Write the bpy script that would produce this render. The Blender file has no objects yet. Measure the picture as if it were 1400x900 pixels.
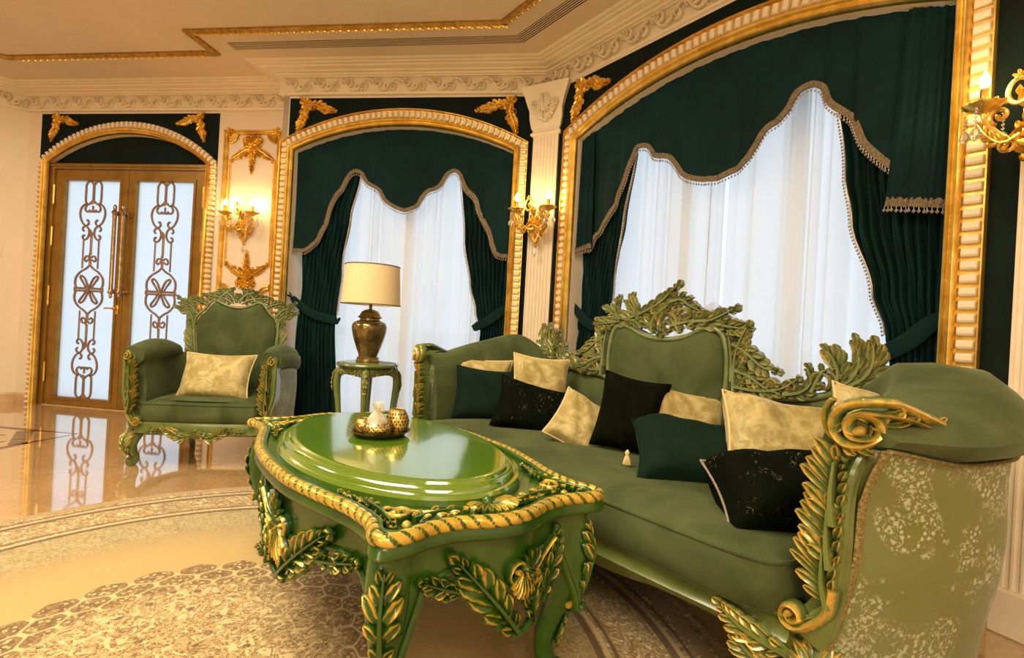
import bpy, math, random
from math import sin, cos, pi, radians, sqrt, atan2, hypot
from mathutils import Vector as V, Matrix
from mathutils.geometry import tessellate_polygon
random.seed(7)
S = bpy.context.scene
COL = S.collection

# ------------------------------------------------ camera, sky, lamps, exposure
cam = bpy.data.objects.new('camera', bpy.data.cameras.new('camera'))
COL.objects.link(cam)
cam.data.sensor_width = 36.0
cam.data.lens = 18.0                       # 700 px focal length on 1400 px
cam.data.clip_start = 0.05
ROLL = 0.0554
cam.matrix_world = Matrix.Translation((0, 0, 0.97)) @ Matrix.Rotation(pi/2, 4, 'X') @ Matrix.Rotation(ROLL, 4, 'Z')
S.camera = cam

world = bpy.data.worlds.new('sky'); S.world = world; world.use_nodes = True
bg = world.node_tree.nodes['Background']
bg.inputs[0].default_value = (0.76, 0.88, 1.0, 1); bg.inputs[1].default_value = 0.92

def area(name, loc, size, power, col, rot=(0, 0, 0), sy=None):
    l = bpy.data.lights.new(name, 'AREA'); l.energy = power; l.color = col; l.size = size
    if sy: l.shape = 'RECTANGLE'; l.size_y = sy
    o = bpy.data.objects.new(name, l); COL.objects.link(o); o.location = loc; o.rotation_euler = rot
    return o
WARM = (1.0, 0.86, 0.62)
area('ceiling_lamp', (-1.6, 1.3, 2.93), 1.6, 98, WARM)
area('ceiling_lamp', (-4.2, 2.6, 2.93), 1.0, 34, WARM)
area('ceiling_lamp', (0.2, -1.4, 2.93), 1.6, 70, WARM)
area('fill_light', (-3.0, -3.2, 2.0), 1.6, 50, WARM, (radians(62), 0, radians(-25)))  # unseen soft fill added behind the camera to brighten the room
S.view_settings.view_transform = 'Standard'
S.view_settings.look = 'None'
S.view_settings.exposure = 0.42
S.view_settings.gamma = 1.0
S.view_settings.use_curve_mapping = False

# ------------------------------------------------ node helpers
class X:
    """a socket with arithmetic, so that patterns read as formulas"""
    def __init__(s, nt, k): s.nt = nt; s.k = k
    def m(s, op, b=None, c=None):
        n = s.nt.nodes.new('ShaderNodeMath'); n.operation = op
        for i, v in enumerate((s, b, c)):
            if v is None: continue
            if isinstance(v, X): s.nt.links.new(v.k, n.inputs[i])
            else: n.inputs[i].default_value = v
        return X(s.nt, n.outputs[0])
    def __add__(s, b): return s.m('ADD', b)
    def __sub__(s, b): return s.m('SUBTRACT', b)
    def __mul__(s, b): return s.m('MULTIPLY', b)
    def __truediv__(s, b): return s.m('DIVIDE', b)
    def abs(s): return s.m('ABSOLUTE')
    def mod(s, b): return s.m('FLOORED_MODULO', b)
    def lt(s, b): return s.m('LESS_THAN', b)
    def gt(s, b): return s.m('GREATER_THAN', b)
    def cos(s): return s.m('COSINE')
    def sin(s): return s.m('SINE')
    def mx(s, b): return s.m('MAXIMUM', b)
    def mn(s, b): return s.m('MINIMUM', b)
    def step(s, a, b):                      # smooth 0..1 between a and b
        n = s.nt.nodes.new('ShaderNodeMapRange'); n.interpolation_type = 'SMOOTHSTEP'
        s.nt.links.new(s.k, n.inputs[0]); n.inputs[1].default_value = a; n.inputs[2].default_value = b
        return X(s.nt, n.outputs[0])

class Mat:
    def __init__(s, name, col=(.8, .8, .8), rough=.5, metal=0, **kw):
        s.m = bpy.data.materials.new(name); s.m.use_nodes = True; s.nt = s.m.node_tree
        s.b = s.nt.nodes['Principled BSDF']; s.out = s.nt.nodes['Material Output']
        s.set('Base Color', col); s.set('Roughness', rough); s.set('Metallic', metal)
        for k, v in kw.items(): s.set(k.replace('_', ' '), v)
        s.tc = s.nt.nodes.new('ShaderNodeTexCoord')
    def set(s, k, v):
        i = s.b.inputs[k]
        if isinstance(v, X): s.nt.links.new(v.k, i)
        elif isinstance(v, tuple): i.default_value = (*v, 1)[:4]
        else: i.default_value = v
    def vec(s, kind='Object', scale=(1, 1, 1), loc=(0, 0, 0), rot=(0, 0, 0)):
        n = s.nt.nodes.new('ShaderNodeMapping'); s.nt.links.new(s.tc.outputs[kind], n.inputs[0])
        n.inputs['Scale'].default_value = scale; n.inputs['Location'].default_value = loc; n.inputs['Rotation'].default_value = rot
        return n.outputs[0]
    def noise(s, scale, detail=4, vec=None, rough=.55, dist=0):
        n = s.nt.nodes.new('ShaderNodeTexNoise'); n.inputs['Scale'].default_value = scale
        n.inputs['Detail'].default_value = detail; n.inputs['Roughness'].default_value = rough; n.inputs['Distortion'].default_value = dist
        s.nt.links.new(vec or s.tc.outputs['Object'], n.inputs[0]); return X(s.nt, n.outputs[0])
    def voro(s, scale, feat='F1', vec=None, rnd=1.0):
        n = s.nt.nodes.new('ShaderNodeTexVoronoi'); n.feature = feat; n.inputs['Scale'].default_value = scale
        n.inputs['Randomness'].default_value = rnd
        s.nt.links.new(vec or s.tc.outputs['Object'], n.inputs[0]); return X(s.nt, n.outputs['Distance'])
    def attr(s, name):
        n = s.nt.nodes.new('ShaderNodeAttribute'); n.attribute_name = name; return X(s.nt, n.outputs['Fac'])
    def mix(s, f, a, b):
        n = s.nt.nodes.new('ShaderNodeMix'); n.data_type = 'RGBA'
        ins = (n.inputs[0], n.inputs[6], n.inputs[7])
        for i, v in zip(ins, (f, a, b)):
            if isinstance(v, X): s.nt.links.new(v.k, i)
            elif isinstance(v, tuple): i.default_value = (*v, 1)[:4]
            else: i.default_value = v
        return X(s.nt, n.outputs[2])
    def bump(s, h, strength=.3, dist=.01):
        n = s.nt.nodes.new('ShaderNodeBump'); n.inputs['Strength'].default_value = strength; n.inputs['Distance'].default_value = dist
        s.nt.links.new(h.k, n.inputs['Height']); s.nt.links.new(n.outputs[0], s.b.inputs['Normal']); return s
    def sep(s, vec=None):
        n = s.nt.nodes.new('ShaderNodeSeparateXYZ'); s.nt.links.new(vec or s.tc.outputs['Object'], n.inputs[0])
        return [X(s.nt, n.outputs[i]) for i in range(3)]

M = {}
def simple(key, c1, c2=None, rough=.5, metal=0, ns=6, bumps=None, **kw):
    m = Mat(key, c1, rough, metal, **kw)
    if c2: m.set('Base Color', m.mix(m.noise(ns, 5).step(.35, .65), c1, c2))
    if bumps: m.bump(m.noise(bumps[0], 3), bumps[1], bumps[2])
    M[key] = m.m; return m
simple('plaster', (.82, .69, .53), (.79, .66, .50), .75, ns=3, bumps=(160, .12, .002))
simple('ceiling_paint', (.74, .59, .40), (.71, .56, .37), .8, ns=2, bumps=(120, .15, .002))
simple('cream_paint', (.84, .72, .54), (.80, .68, .50), .5, ns=8)
simple('white_paint', (.86, .84, .80), None, .5)
simple('dark_panel', (.002, .007, .005), (.003, .011, .008), .85, ns=5, Specular_IOR_Level=.2)
simple('gold', (.92, .64, .17), (.70, .44, .08), .32, .9, ns=14, bumps=(60, .25, .004))
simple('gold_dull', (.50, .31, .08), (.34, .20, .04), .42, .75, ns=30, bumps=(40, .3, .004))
simple('door_gold', (.33, .185, .038), (.26, .14, .026), .38, .55, ns=9, bumps=(30, .08, .003))
simple('door_iron', (.26, .16, .11), (.33, .20, .12), .5, .35, ns=20)
simple('antique_brass', (.32, .21, .10), (.50, .34, .16), .3, .9, ns=25)
simple('vase_metal', (.30, .215, .07), (.10, .085, .04), .22, .75, ns=14, bumps=(18, .5, .01))
simple('bowl_gold', (.80, .60, .22), (.52, .37, .11), .3, .9, ns=40)
simple('dark_metal', (.02, .018, .015), None, .4, .5)
simple('cord_black', (.01, .01, .01), None, .5)
simple('skirting_stone', (.62, .42, .22), (.50, .32, .15), .2, ns=7)
simple('inlay_brown', (.075, .03, .022), (.11, .045, .03), .08, ns=30)
simple('red_tile', (.5, .12, .06), (.4, .10, .05), .8, ns=30)
simple('far_wall', (.75, .74, .72), None, .8)
simple('ground_pale', (.85, .85, .84), (.8, .8, .78), .9, ns=.4)
simple('candle_cream', (.8, .6, .25), None, .5)
simple('potpourri', (.65, .45, .22), (.35, .22, .10), .8, ns=60)

m = simple('crystal', (.92, .93, .9), None, .03, Transmission_Weight=.85, IOR=1.45)
m = simple('organza', (.85, .8, .66), (.7, .62, .42), .5, ns=40, Alpha=.55)
def emit(key, col, st):
    m = Mat(key, col); m.set('Emission Color', col); m.set('Emission Strength', st); M[key] = m.m
emit('bulb', (1.0, .74, .34), 115)
m = simple('lampshade', (.78, .62, .36), (.74, .58, .33), .8, ns=90, bumps=(300, .2, .001))

def velvet(key, c1, c2, sheen=.6, tint=(.6, .8, .6), ns=4):
    m = Mat(key, c1, .85); n = m.noise(ns, 6, rough=.6, dist=.6).step(.3, .72)
    m.set('Base Color', m.mix(n, c1, c2)); m.set('Sheen Weight', sheen); m.set('Sheen Roughness', .35); m.set('Sheen Tint', tint)
    m.set('Specular IOR Level', .2)
    m.bump(m.noise(220, 2), .15, .002); M[key] = m.m; return m
velvet('drape_velvet', (.0012, .013, .0125), (.002, .024, .024), .25, (.10, .5, .45), 3)
velvet('sofa_velvet', (.044, .062, .020), (.088, .110, .042), .28, (.62, .72, .45), 5)
velvet('dark_velvet', (.0010, .010, .0045), (.002, .017, .008), .12, (.1, .5, .25), 6)
velvet('black_plush', (.002, .0035, .001), (.005, .0065, .002), .03, (.5, .5, .3), 30).set('Specular IOR Level', .05)

# near-black cushion velvet with a broken gilt print
m = Mat('printed_plush', (.01, .012, .005), .7, Specular_IOR_Level=.06)
n = (m.noise(55, 5, rough=.7, dist=1.5).step(.60, .66)) * (m.noise(9, 2).step(.45, .6))
m.set('Base Color', m.mix(n, (.0022, .0042, .0012), (.24, .20, .09))); m.set('Roughness', .8)
m.bump(m.noise(90, 2), .3, .003); M['printed_plush'] = m.m

# crushed gold velvet cushions
m = Mat('gold_cushion', (.6, .45, .2), .5)
n = m.noise(13, 6, rough=.7, dist=1.2).step(.38, .62)
m.set('Base Color', m.mix(n, (.34, .255, .07), (.56, .455, .19))); m.set('Sheen Weight', .5); m.set('Sheen Tint', (1, .9, .6))
m.bump(n, .25, .004); M['gold_cushion'] = m.m

# brocade outside of the sofa: olive ground with pale blossom sprays
m = Mat('brocade', (.3, .3, .12), .6)
v1 = m.vec(scale=(1, 1, 1))
big = m.noise(4.5, 2, v1, dist=1.2).step(.42, .52)
star = m.voro(70, 'F1', v1).lt(.36) * m.noise(24, 3, v1).gt(.44)
leafy = m.noise(75, 3, v1, dist=1.5).gt(.56) * m.noise(14, 3, v1).gt(.42)
f = big * (star.mx(leafy * .8))
base = m.mix(m.noise(2.2, 3).step(.35, .65), (.135, .150, .026), (.17, .195, .072))
m.set('Base Color', m.mix(f, base, (.40, .43, .29))); m.set('Sheen Weight', .15); m.bump(f, .3, .002); M['brocade'] = m.m

# carved, painted and gilded wood: vertex value 'gilt' says where the gilder's brush touched
def carved(key, g1, g2, au1=(.78, .50, .11), au2=(.50, .36, .06), rough=.28, lo=.45, hi=.8):
    m = Mat(key, g1, rough); a = m.attr('gilt')
    n = m.noise(45, 4); k = (a + (n - .5) * .9).step(lo, hi)
    green = m.mix(m.noise(9, 4).step(.35, .65), g1, g2); gold = m.mix(m.noise(30, 3).step(.35, .65), au1, au2)
    m.set('Base Color', m.mix(k, green, gold)); m.set('Metallic', k * .45); m.set('Coat Weight', .35); m.set('Coat Roughness', .12)
    m.bump(m.noise(70, 3), .2, .002); M[key] = m.m
carved('carved_sofa', (.095, .135, .025), (.145, .185, .048))
carved('carved_table', (.014, .060, .004), (.032, .098, .007), (.78, .54, .09), (.52, .35, .04))
carved('carved_crest', (.125, .165, .052), (.20, .24, .10), (.62, .46, .15), (.40, .33, .10))
m = Mat('table_paint', (.12, .27, .01), .18); 
m.set('Base Color', m.mix(m.noise(2.5, 3).step(.3, .7), (.085, .185, .008), (.115, .22, .012)))
m.set('Coat Weight', 1.0); m.set('Coat Roughness', .07); m.set('Coat IOR', 2.3); M['table_paint'] = m.m

# polished marble
m = Mat('marble', (.6, .4, .2), .055)
v = m.vec(); a = m.noise(1.3, 8, rough=.65, dist=1.5); b_ = m.noise(34, 5, rough=.7)
c = m.mix(a.step(.3, .7), (.56, .36, .165), (.45, .26, .105)); c = m.mix(b_.step(.45, .75) * .5, c, (.74, .58, .38))
m.set('Base Color', c); m.set('Specular IOR Level', .75); m.set('Coat Weight', 1.0); m.set('Coat IOR', 1.75); m.set('Coat Roughness', .035); M['marble'] = m.m

# sheer voile and frosted glass
def thin(key, tcol, dcol, ft, fd):
    """translucent sheet: transparent share 1-ft, the rest split diffuse/translucent by fd"""
    m = Mat(key); nt = m.nt
    tr = nt.nodes.new('ShaderNodeBsdfTransparent'); tl = nt.nodes.new('ShaderNodeBsdfTranslucent'); df = nt.nodes.new('ShaderNodeBsdfDiffuse')
    tl.inputs[0].default_value = (*tcol, 1); df.inputs[0].default_value = (*dcol, 1)
    m1 = nt.nodes.new('ShaderNodeMixShader'); m1.inputs[0].default_value = fd; nt.links.new(tl.outputs[0], m1.inputs[1]); nt.links.new(df.outputs[0], m1.inputs[2])
    m2 = nt.nodes.new('ShaderNodeMixShader'); nt.links.new(tr.outputs[0], m2.inputs[1]); nt.links.new(m1.outputs[0], m2.inputs[2])
    if isinstance(ft, tuple):
        lw = nt.nodes.new('ShaderNodeLayerWeight'); lw.inputs[0].default_value = .35
        r = nt.nodes.new('ShaderNodeMapRange'); nt.links.new(lw.outputs['Facing'], r.inputs[0]); r.inputs[3].default_value = ft[0]; r.inputs[4].default_value = ft[1]
        nt.links.new(r.outputs[0], m2.inputs[0])
    else: m2.inputs[0].default_value = ft
    nt.links.new(m2.outputs[0], m.out.inputs[0]); M[key] = m.m
thin('voile', (.93, .94, .95), (.80, .72, .60), (.72, .98), .26)
thin('frosted_glass', (.95, .98, 1.0), (.8, .85, .9), .70, .10)
thin('window_glass', (1, 1, 1), (1, 1, 1), .03, .5)

# the round rug
RUG = (1.10, 2.35, 1.56)                     # u, w, radius in the bay wall's frame
m = Mat('rug_wool', (.5, .35, .15), .95)
x, y, z = m.sep(); r = (x*x + y*y).m('SQRT'); th = y.m('ARCTAN2', x)
fine = m.noise(120, 3, rough=.7); med = m.noise(38, 5, rough=.75, dist=2.0); flow = m.voro(24, 'F1'); wig = m.noise(9, 4, dist=1.2)
N = 26
gx = th * (N / (2*pi)) * 2; gy = ((r/.635).m('LOGARITHM', 2.71828)) * 8.5
c_ = (gy * pi).cos(); cs_ = c_ * ((c_*c_)*(-.55) + 1.55); cw = cs_ * .5
d0 = ((gx - cw + 1).mod(2.0) - 1).abs(); d1 = ((gx + cw).mod(2.0) - 1).abs()
ln = d0.mn(d1)
gold_, pale, brown, tan_, cream, olive = (.52, .34, .10), (.62, .47, .22), (.15, .085, .025), (.36, .23, .075), (.66, .50, .25), (.27, .22, .085)
cell = m.mix(med.step(.44, .60), brown, tan_)
cell = m.mix((m.voro(52, 'F1').lt(.34) * fine.gt(.40)), cell, (.62, .46, .20))
cell = m.mix(ln.lt(.30), cell, (.25, .155, .05)); cell = m.mix(ln.lt(.13), cell, pale)
inner = m.mix(med.step(.45, .55), (.20, .12, .035), (.44, .30, .11)); inner = m.mix(m.noise(16, 5, dist=3).gt(.56), inner, cream)
inner = m.mix(((m.noise(22, 4, dist=2.5) - .5).abs()).lt(.018), inner, cream)
inner = m.mix(m.voro(14, 'F1').lt(.16) * med.gt(.44), inner, (.16, .09, .03))
col = m.mix(r.step(.40, .46), inner, cell)
# plain ground, then shaded olive field, then the patterned border
scal = r + ((th*N).cos().abs()) * .0
field = m.mix(((med + fine) * .5).step(.44, .60), (.36, .25, .09), (.50, .36, .15))
xr = ((gx - .5 + 1).mod(2.0) - 1).abs()
plain = gy.gt(-.06).mx(gy.gt(-1.0) * (xr - (cs_*(-.5) + .5)).gt(-.08))
col = m.mix(plain, col, m.mix(r.step(.72, 1.0), (.50, .345, .125), field))
ol = m.mix(med.step(.42, .58), olive, (.55, .43, .20))
col = m.mix(((r + (wig - .5)*.25).step(.92, 1.02)) * .75, col, ol)
bd = m.mix(med.step(.46, .54), (.58, .42, .18), (.34, .22, .07)); bd = m.mix(m.noise(17, 4, dist=3).gt(.57), bd, (.82, .66, .38))
bd = m.mix(((m.noise(12, 4, dist=2) - .5).abs()).lt(.02), bd, (.25, .15, .05))
col = m.mix(r.gt(1.19), col, bd)
for r0, w_, c_ in ((1.19, .012, brown), (1.215, .008, cream), (1.24, .006, brown), (1.42, .014, brown), (1.44, .008, pale), (1.47, .006, brown), (1.525, .02, (.45, .30, .12))):
    col = m.mix(((r - r0).abs()).lt(w_), col, c_)
m.set('Base Color', col); m.set('Sheen Weight', .2); m.bump(med + fine, .5, .004); M['rug_wool'] = m.m
simple('fringe_wool', (.42, .30, .15), (.60, .46, .26), .9, ns=60)
simple('gimp_braid', (.33, .27, .10), (.16, .125, .04), .6, .2, ns=140, bumps=(180, .8, .006))
simple('braid', (.23, .17, .10), (.12, .085, .045), .6, .1, ns=120, bumps=(160, .8, .006))
simple('bead_pearl', (.55, .46, .38), (.30, .24, .18), .3, .3, ns=200)
simple('piping_gold', (.75, .6, .3), None, .5)

# ------------------------------------------------ geometry helpers
class MB:
    def __init__(s): s.v = []; s.f = []; s.g = []
    def add(s, vs, fs, g=0.0):
        n = len(s.v); s.v += [tuple(p) for p in vs]; s.f += [tuple(i + n for i in q) for q in fs]
        s.g += (list(g) if hasattr(g, '__len__') else [g] * len(vs)); return s
    def box(s, x0, x1, y0, y1, z0, z1, g=0.0, c=0.0):
        if c:                                   # chamfered box
            vs = []
            for sx in (0, 1):
                for sy in (0, 1):
                    for sz in (0, 1):
                        X_, Y_, Z_ = (x1, x0)[sx == 0], (y1, y0)[sy == 0], (z1, z0)[sz == 0]
                        dx, dy, dz = (c, -c)[sx], (c, -c)[sy], (c, -c)[sz]
                        vs += [(X_, Y_+dy, Z_+dz), (X_+dx, Y_, Z_+dz), (X_+dx, Y_+dy, Z_)]
            I = lambda a, b, d, k: (a*4 + b*2 + d)*3 + k
            fs = []
            for k, (p, q) in enumerate(((1, 2), (0, 2), (0, 1))):
                for a in (0, 1):
                    quad = []
                    for b, d in ((0, 0), (1, 0), (1, 1), (0, 1)):
                        t = [0, 0, 0]; t[k] = a; t[p] = b; t[q] = d; quad.append(I(*t, k))
                    fs.append(quad)
            for k in range(3):                  # edge quads along axis k
                p, q = [i for i in range(3) if i != k]
                for b in (0, 1):
                    for d in (0, 1):
                        t0 = [0, 0, 0]; t1 = [0, 0, 0]; t1[k] = 1; t0[p] = t1[p] = b; t0[q] = t1[q] = d
                        fs.append((I(*t0, p), I(*t0, q), I(*t1, q), I(*t1, p)))
            for a in (0, 1):
                for b in (0, 1):
                    for d in (0, 1): fs.append((I(a, b, d, 0), I(a, b, d, 1), I(a, b, d, 2)))
            return s.add(vs, fs, g)
        vs = [(x, y, z) for z in (z0, z1) for y in (y0, y1) for x in (x0, x1)]
        return s.add(vs, [(0, 2, 3, 1), (4, 5, 7, 6), (0, 1, 5, 4), (2, 6, 7, 3), (0, 4, 6, 2), (1, 3, 7, 5)], g)
    def rings(s, rs, closed=True, cap=True, loop=False, g=0.0):
        """rs: list of rings, each a list of points; g number, list per ring point or fn(i,j)"""
        n = len(rs); k = len(rs[0]); vs = [p for r in rs for p in r]; fs = []
        for i in range(n if loop else n - 1):
            a = i*k; b = ((i+1) % n)*k
            for j in range(k if closed else k - 1):
                j2 = (j+1) % k; fs.append((a+j, a+j2, b+j2, b+j))
        if cap and closed and not loop:
            fs.append(tuple(range(k))[::-1]); fs.append(tuple((n-1)*k + j for j in range(k)))
        if callable(g): gg = [g(i, j) for i in range(n) for j in range(k)]
        elif hasattr(g, '__len__'): gg = [g[j] for i in range(n) for j in range(k)]
        else: gg = g
        return s.add(vs, fs, gg)
    def tube(s, pts, r, seg=8, up=(0, 0, 1), flat=1.0, cap=True, loop=False, g=0.0, twist=None):
        pts = [V(p) for p in pts]; n = len(pts); up = V(up); rs = []
        for i, p in enumerate(pts):
            a = pts[i-1] if (i or loop) else p; b = pts[(i+1) % n] if (i < n-1 or loop) else p
            t = (b - a); t = t.normalized() if t.length > 1e-9 else V((0, 0, 1))
            sd = t.cross(up)
            if sd.length < 1e-4: sd = t.cross(V((0.3, 1, 0.1)))
            sd.normalize(); nn = sd.cross(t)
            ri = r(i/(n-1 if n > 1 else 1)) if callable(r) else (r[i] if hasattr(r, '__len__') else r)
            ring = []
            for j in range(seg):
                th = 2*pi*j/seg; k_ = twist(i, th) if twist else 1
                ring.append(p + sd*(cos(th)*ri*k_) + nn*(sin(th)*ri*flat*k_))
            rs.append(ring)
        return s.rings(rs, True, cap, loop, g)
    def lathe(s, prof, seg=24, c=(0, 0, 0), g=0.0, sq=1.0):
        rs = []
        for r_, z_ in prof: rs.append([(c[0] + r_*cos(2*pi*j/seg), c[1] + r_*sq*sin(2*pi*j/seg), c[2] + z_) for j in range(seg)])
        return s.rings(rs, True, True, False, g)
    def plate(s, outer, holes=(), y0=0, y1=.02, g=0.0, ax='y'):
        """solid plate, outline in x-z (ax='y') or x-y (ax='z'), with holes"""
        loops = [list(outer)] + [list(h) for h in holes]
        tri = tessellate_polygon([[V((p[0], p[1], 0)) for p in l] for l in loops]); flat = [p for l in loops for p in l]; n = len(flat)
        mk = (lambda p, y: (p[0], y, p[1])) if ax == 'y' else (lambda p, y: (p[0], p[1], y))
        vs = [mk(p, y0) for p in flat] + [mk(p, y1) for p in flat]; fs = []
        for t in tri: fs.append(tuple(t)); fs.append(tuple(i + n for i in reversed(t)))
        b = 0
        for l in loops:
            k = len(l)
            for j in range(k): j2 = (j+1) % k; fs.append((b+j, b+j2, b+j2+n, b+j+n))
            b += k
        return s.add(vs, fs, g)
    def sheet(s, fn, nu, nv, g=0.0, thick=0):
        rs = [[fn(i/nu, j/nv) for j in range(nv+1)] for i in range(nu+1)]
        if not thick: return s.rings(rs, False, False, False, g)
        s.rings(rs, False, False, False, g); n = V(thick)
        s.rings([[V(p) + n for p in r] for r in rs], False, False, False, g); return s
    def build(s, name, mat, parent=None, smooth=40, loc=None, rz=None):
        me = bpy.data.meshes.new(name); me.from_pydata(s.v, [], s.f); me.validate()
        import bmesh
        bm = bmesh.new(); bm.from_mesh(me); bmesh.ops.recalc_face_normals(bm, faces=bm.faces); bm.to_mesh(me); bm.free()
        if any(s.g):
            at = me.attributes.new('gilt', 'FLOAT', 'POINT')
            if len(at.data) == len(s.g): at.data.foreach_set('value', [float(q) for q in s.g])
        me.materials.append(M[mat])
        if smooth:
            me.shade_smooth(); me.set_sharp_from_angle(angle=radians(smooth))
        o = bpy.data.objects.new(name, me); COL.objects.link(o)
        if parent: o.parent = parent
        if loc: o.location = loc
        if rz is not None: o.rotation_euler = (0, 0, rz)
        return o

def tag(o, label=None, cat=None, group=None, kind=None):
    if label: o['label'] = label
    if cat: o['category'] = cat
    if group: o['group'] = group
    if kind: o['kind'] = kind
    return o
class Fr:
    """a wall's frame: x along the wall, y into the wall, w = distance in front of it"""
    def __init__(s, x, y, deg): s.o = V((x, y, 0)); s.a = radians(deg)
    def p(s, u, w=0, z=0): return V((s.o.x + cos(s.a)*u - sin(s.a)*w, s.o.y - sin(s.a)*u - cos(s.a)*w, z))
FA = Fr(-4.57, 4.90, 8); FB = Fr(-1.93, 4.245, 8); FC = Fr(.35, 3.70, 53)
def empty(name, label, cat, loc, rz=0, group=None):
    o = bpy.data.objects.new(name, None); COL.objects.link(o); o.location = loc; o.rotation_euler = (0, 0, rz)
    o.empty_display_size = .1
    return tag(o, label, cat, group)
def fthing(fr, name, label, cat, u, w=0, z=0, group=None): return empty(name, label, cat, fr.p(u, w, z), -fr.a, group)
def struct(name, mb, mat, fr=None, smooth=40):
    o = mb.build(name, mat, None, smooth); o['kind'] = 'structure'
    if fr: o.location = fr.o; o.rotation_euler = (0, 0, -fr.a)
    return o
def dup(o, parent=None, loc=None, rz=None, deep=True):
    c = o.copy(); COL.objects.link(c); c.parent = parent
    if loc is not None: c.location = loc
    if rz is not None: c.rotation_euler = (0, 0, rz)
    if deep:
        for ch in list(o.children): dup(ch, c)
    return c
def lerp(a, b, t): return a + (b - a)*t
def spline(P, n=8, loop=False):
    """Catmull-Rom through the points"""
    P = [V(p) if len(p) == 3 else V((p[0], p[1], 0)) for p in P]; k = len(P); out = []
    for i in range(k if loop else k-1):
        a = P[(i-1) % k] if (loop or i) else P[0]*2 - P[1]; b = P[i]; c = P[(i+1) % k]; d = P[(i+2) % k] if (loop or i < k-2) else P[-1]*2 - P[-2]
        for j in range(n):
            t = j/n; out.append(.5*((2*b) + (c-a)*t + (2*a-5*b+4*c-d)*t*t + (3*b-a-3*c+d)*t**3))
    if not loop: out.append(P[-1].copy())
    return out
def interp(tab, x):
    """piecewise-linear table lookup [(x, value or tuple)]"""
    if x <= tab[0][0]: return tab[0][1]
    for (a, va), (b, vb) in zip(tab, tab[1:]):
        if x <= b:
            t = (x-a)/(b-a)
            return tuple(lerp(p, q, t) for p, q in zip(va, vb)) if hasattr(va, '__len__') else lerp(va, vb, t)
    return tab[-1][1]
def smoother(tab, x):
    if x <= tab[0][0]: return tab[0][1]
    for (a, va), (b, vb) in zip(tab, tab[1:]):
        if x <= b:
            t = (x-a)/(b-a); t = t*t*(3-2*t); return lerp(va, vb, t)
    return tab[-1][1]

# ---- carved ornament: drawn in a plane (a, b) with height h, then laid on any surface by a mapping
flatmap = lambda a, b, h: (a, -h, b)
def finger(mb, mp, p, ang, L, w, bend=.6, h=.014, h0=.0, gilt=1.0, steps=5, point=.35):
    """one lobe of an acanthus leaf: two ridges with a groove, curling up at its tip"""
    rs = []; x, z = p; a = ang
    for i in range(steps+1):
        t = i/steps; ww = w*(.45 + 1.1*t)*(1-t**3*(1-point)) if t < .99 else w*point*.6
        hh = h0 + h*(.25 + .95*sin(t*pi*.62)); dx, dz = -sin(a), cos(a)
        prof = ((-1, -.1, 0), (-.55, .8, 1), (0, .35, .25), (.55, .8, 1), (1, -.1, 0), (0, -.6, 0))
        rs.append([mp(x + dx*q[0]*ww, z + dz*q[0]*ww, h0*0 + hh*.5 + (hh*.6)*q[1]) for q in prof])
        x += cos(a)*L/steps; z += sin(a)*L/steps; a += bend/steps
    G = [0, 1, .25, 1, 0, 0]
    mb.rings(rs, True, True, False, lambda i, j: G[j]*gilt*(.45 + .55*i/steps))
LEAF = [1.0, 1.0, 1.0]
def frond(mb, mp, pts, W, n=9, side=0, ang=.75, bend=.7, h=.014, h0=0.0, spine=.006, gilt=1.0, fat=1.0, env=None, tip=True, ns=6):
    """a leaf: spine along pts with lobes on side -1, +1 or both (0)"""
    n = max(3, int(n*LEAF[0]+.5)); W = W*LEAF[1]; h = h*LEAF[2]
    P = spline([(q[0], q[1]) for q in pts], ns); N_ = len(P)-1
    Ls = [0]
    for i in range(N_): Ls.append(Ls[-1] + (P[i+1]-P[i]).length)
    T = Ls[-1]
    def at(t):
        d = t*T
        for i in range(N_):
            if Ls[i+1] >= d - 1e-9:
                k = (d-Ls[i])/max(1e-9, Ls[i+1]-Ls[i]); q = P[i].lerp(P[i+1], k); e = P[i+1]-P[i]; return q, atan2(e.y, e.x)
        e = P[-1]-P[-2]; return P[-1], atan2(e.y, e.x)
    for k in range(n):
        t = (k+.3)/n; q, a = at(t); Lk = W*(env(t) if env else (.55 + .75*sin(pi*min(1, t*1.05)))*(1 - .35*t))
        fw = T/n*.52*fat*(.8+.4*random.random())
        for sd in ((-1, 1) if side == 0 else (side,)):
            finger(mb, mp, (q.x, q.y), a + sd*(ang*(1-.25*t)), Lk*(.9+.2*random.random()), min(fw, Lk*.3), -sd*bend*.5, h*(.85+.3*random.random()), h0, gilt)
    if tip: q, a = at(.97); finger(mb, mp, (q.x, q.y), a, W*.55, T/n*.4*fat, .2, h, h0, gilt)
    if spine:
        rs = []
        for i in range(0, N_+1, 2):
            q, a = at(i/N_); w = spine*(1.15 - .75*i/N_); dx, dz = -sin(a), cos(a)
            rs.append([mp(q.x+dx*c*w, q.y+dz*c*w, h0 + h*.55 + hh) for c, hh in ((-1, -.004), (-.6, h*.6), (.6, h*.6), (1, -.004), (0, -.01))])
        mb.rings(rs, True, True, False, lambda i, j: .35*gilt if j in (1, 2) else 0)
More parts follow.
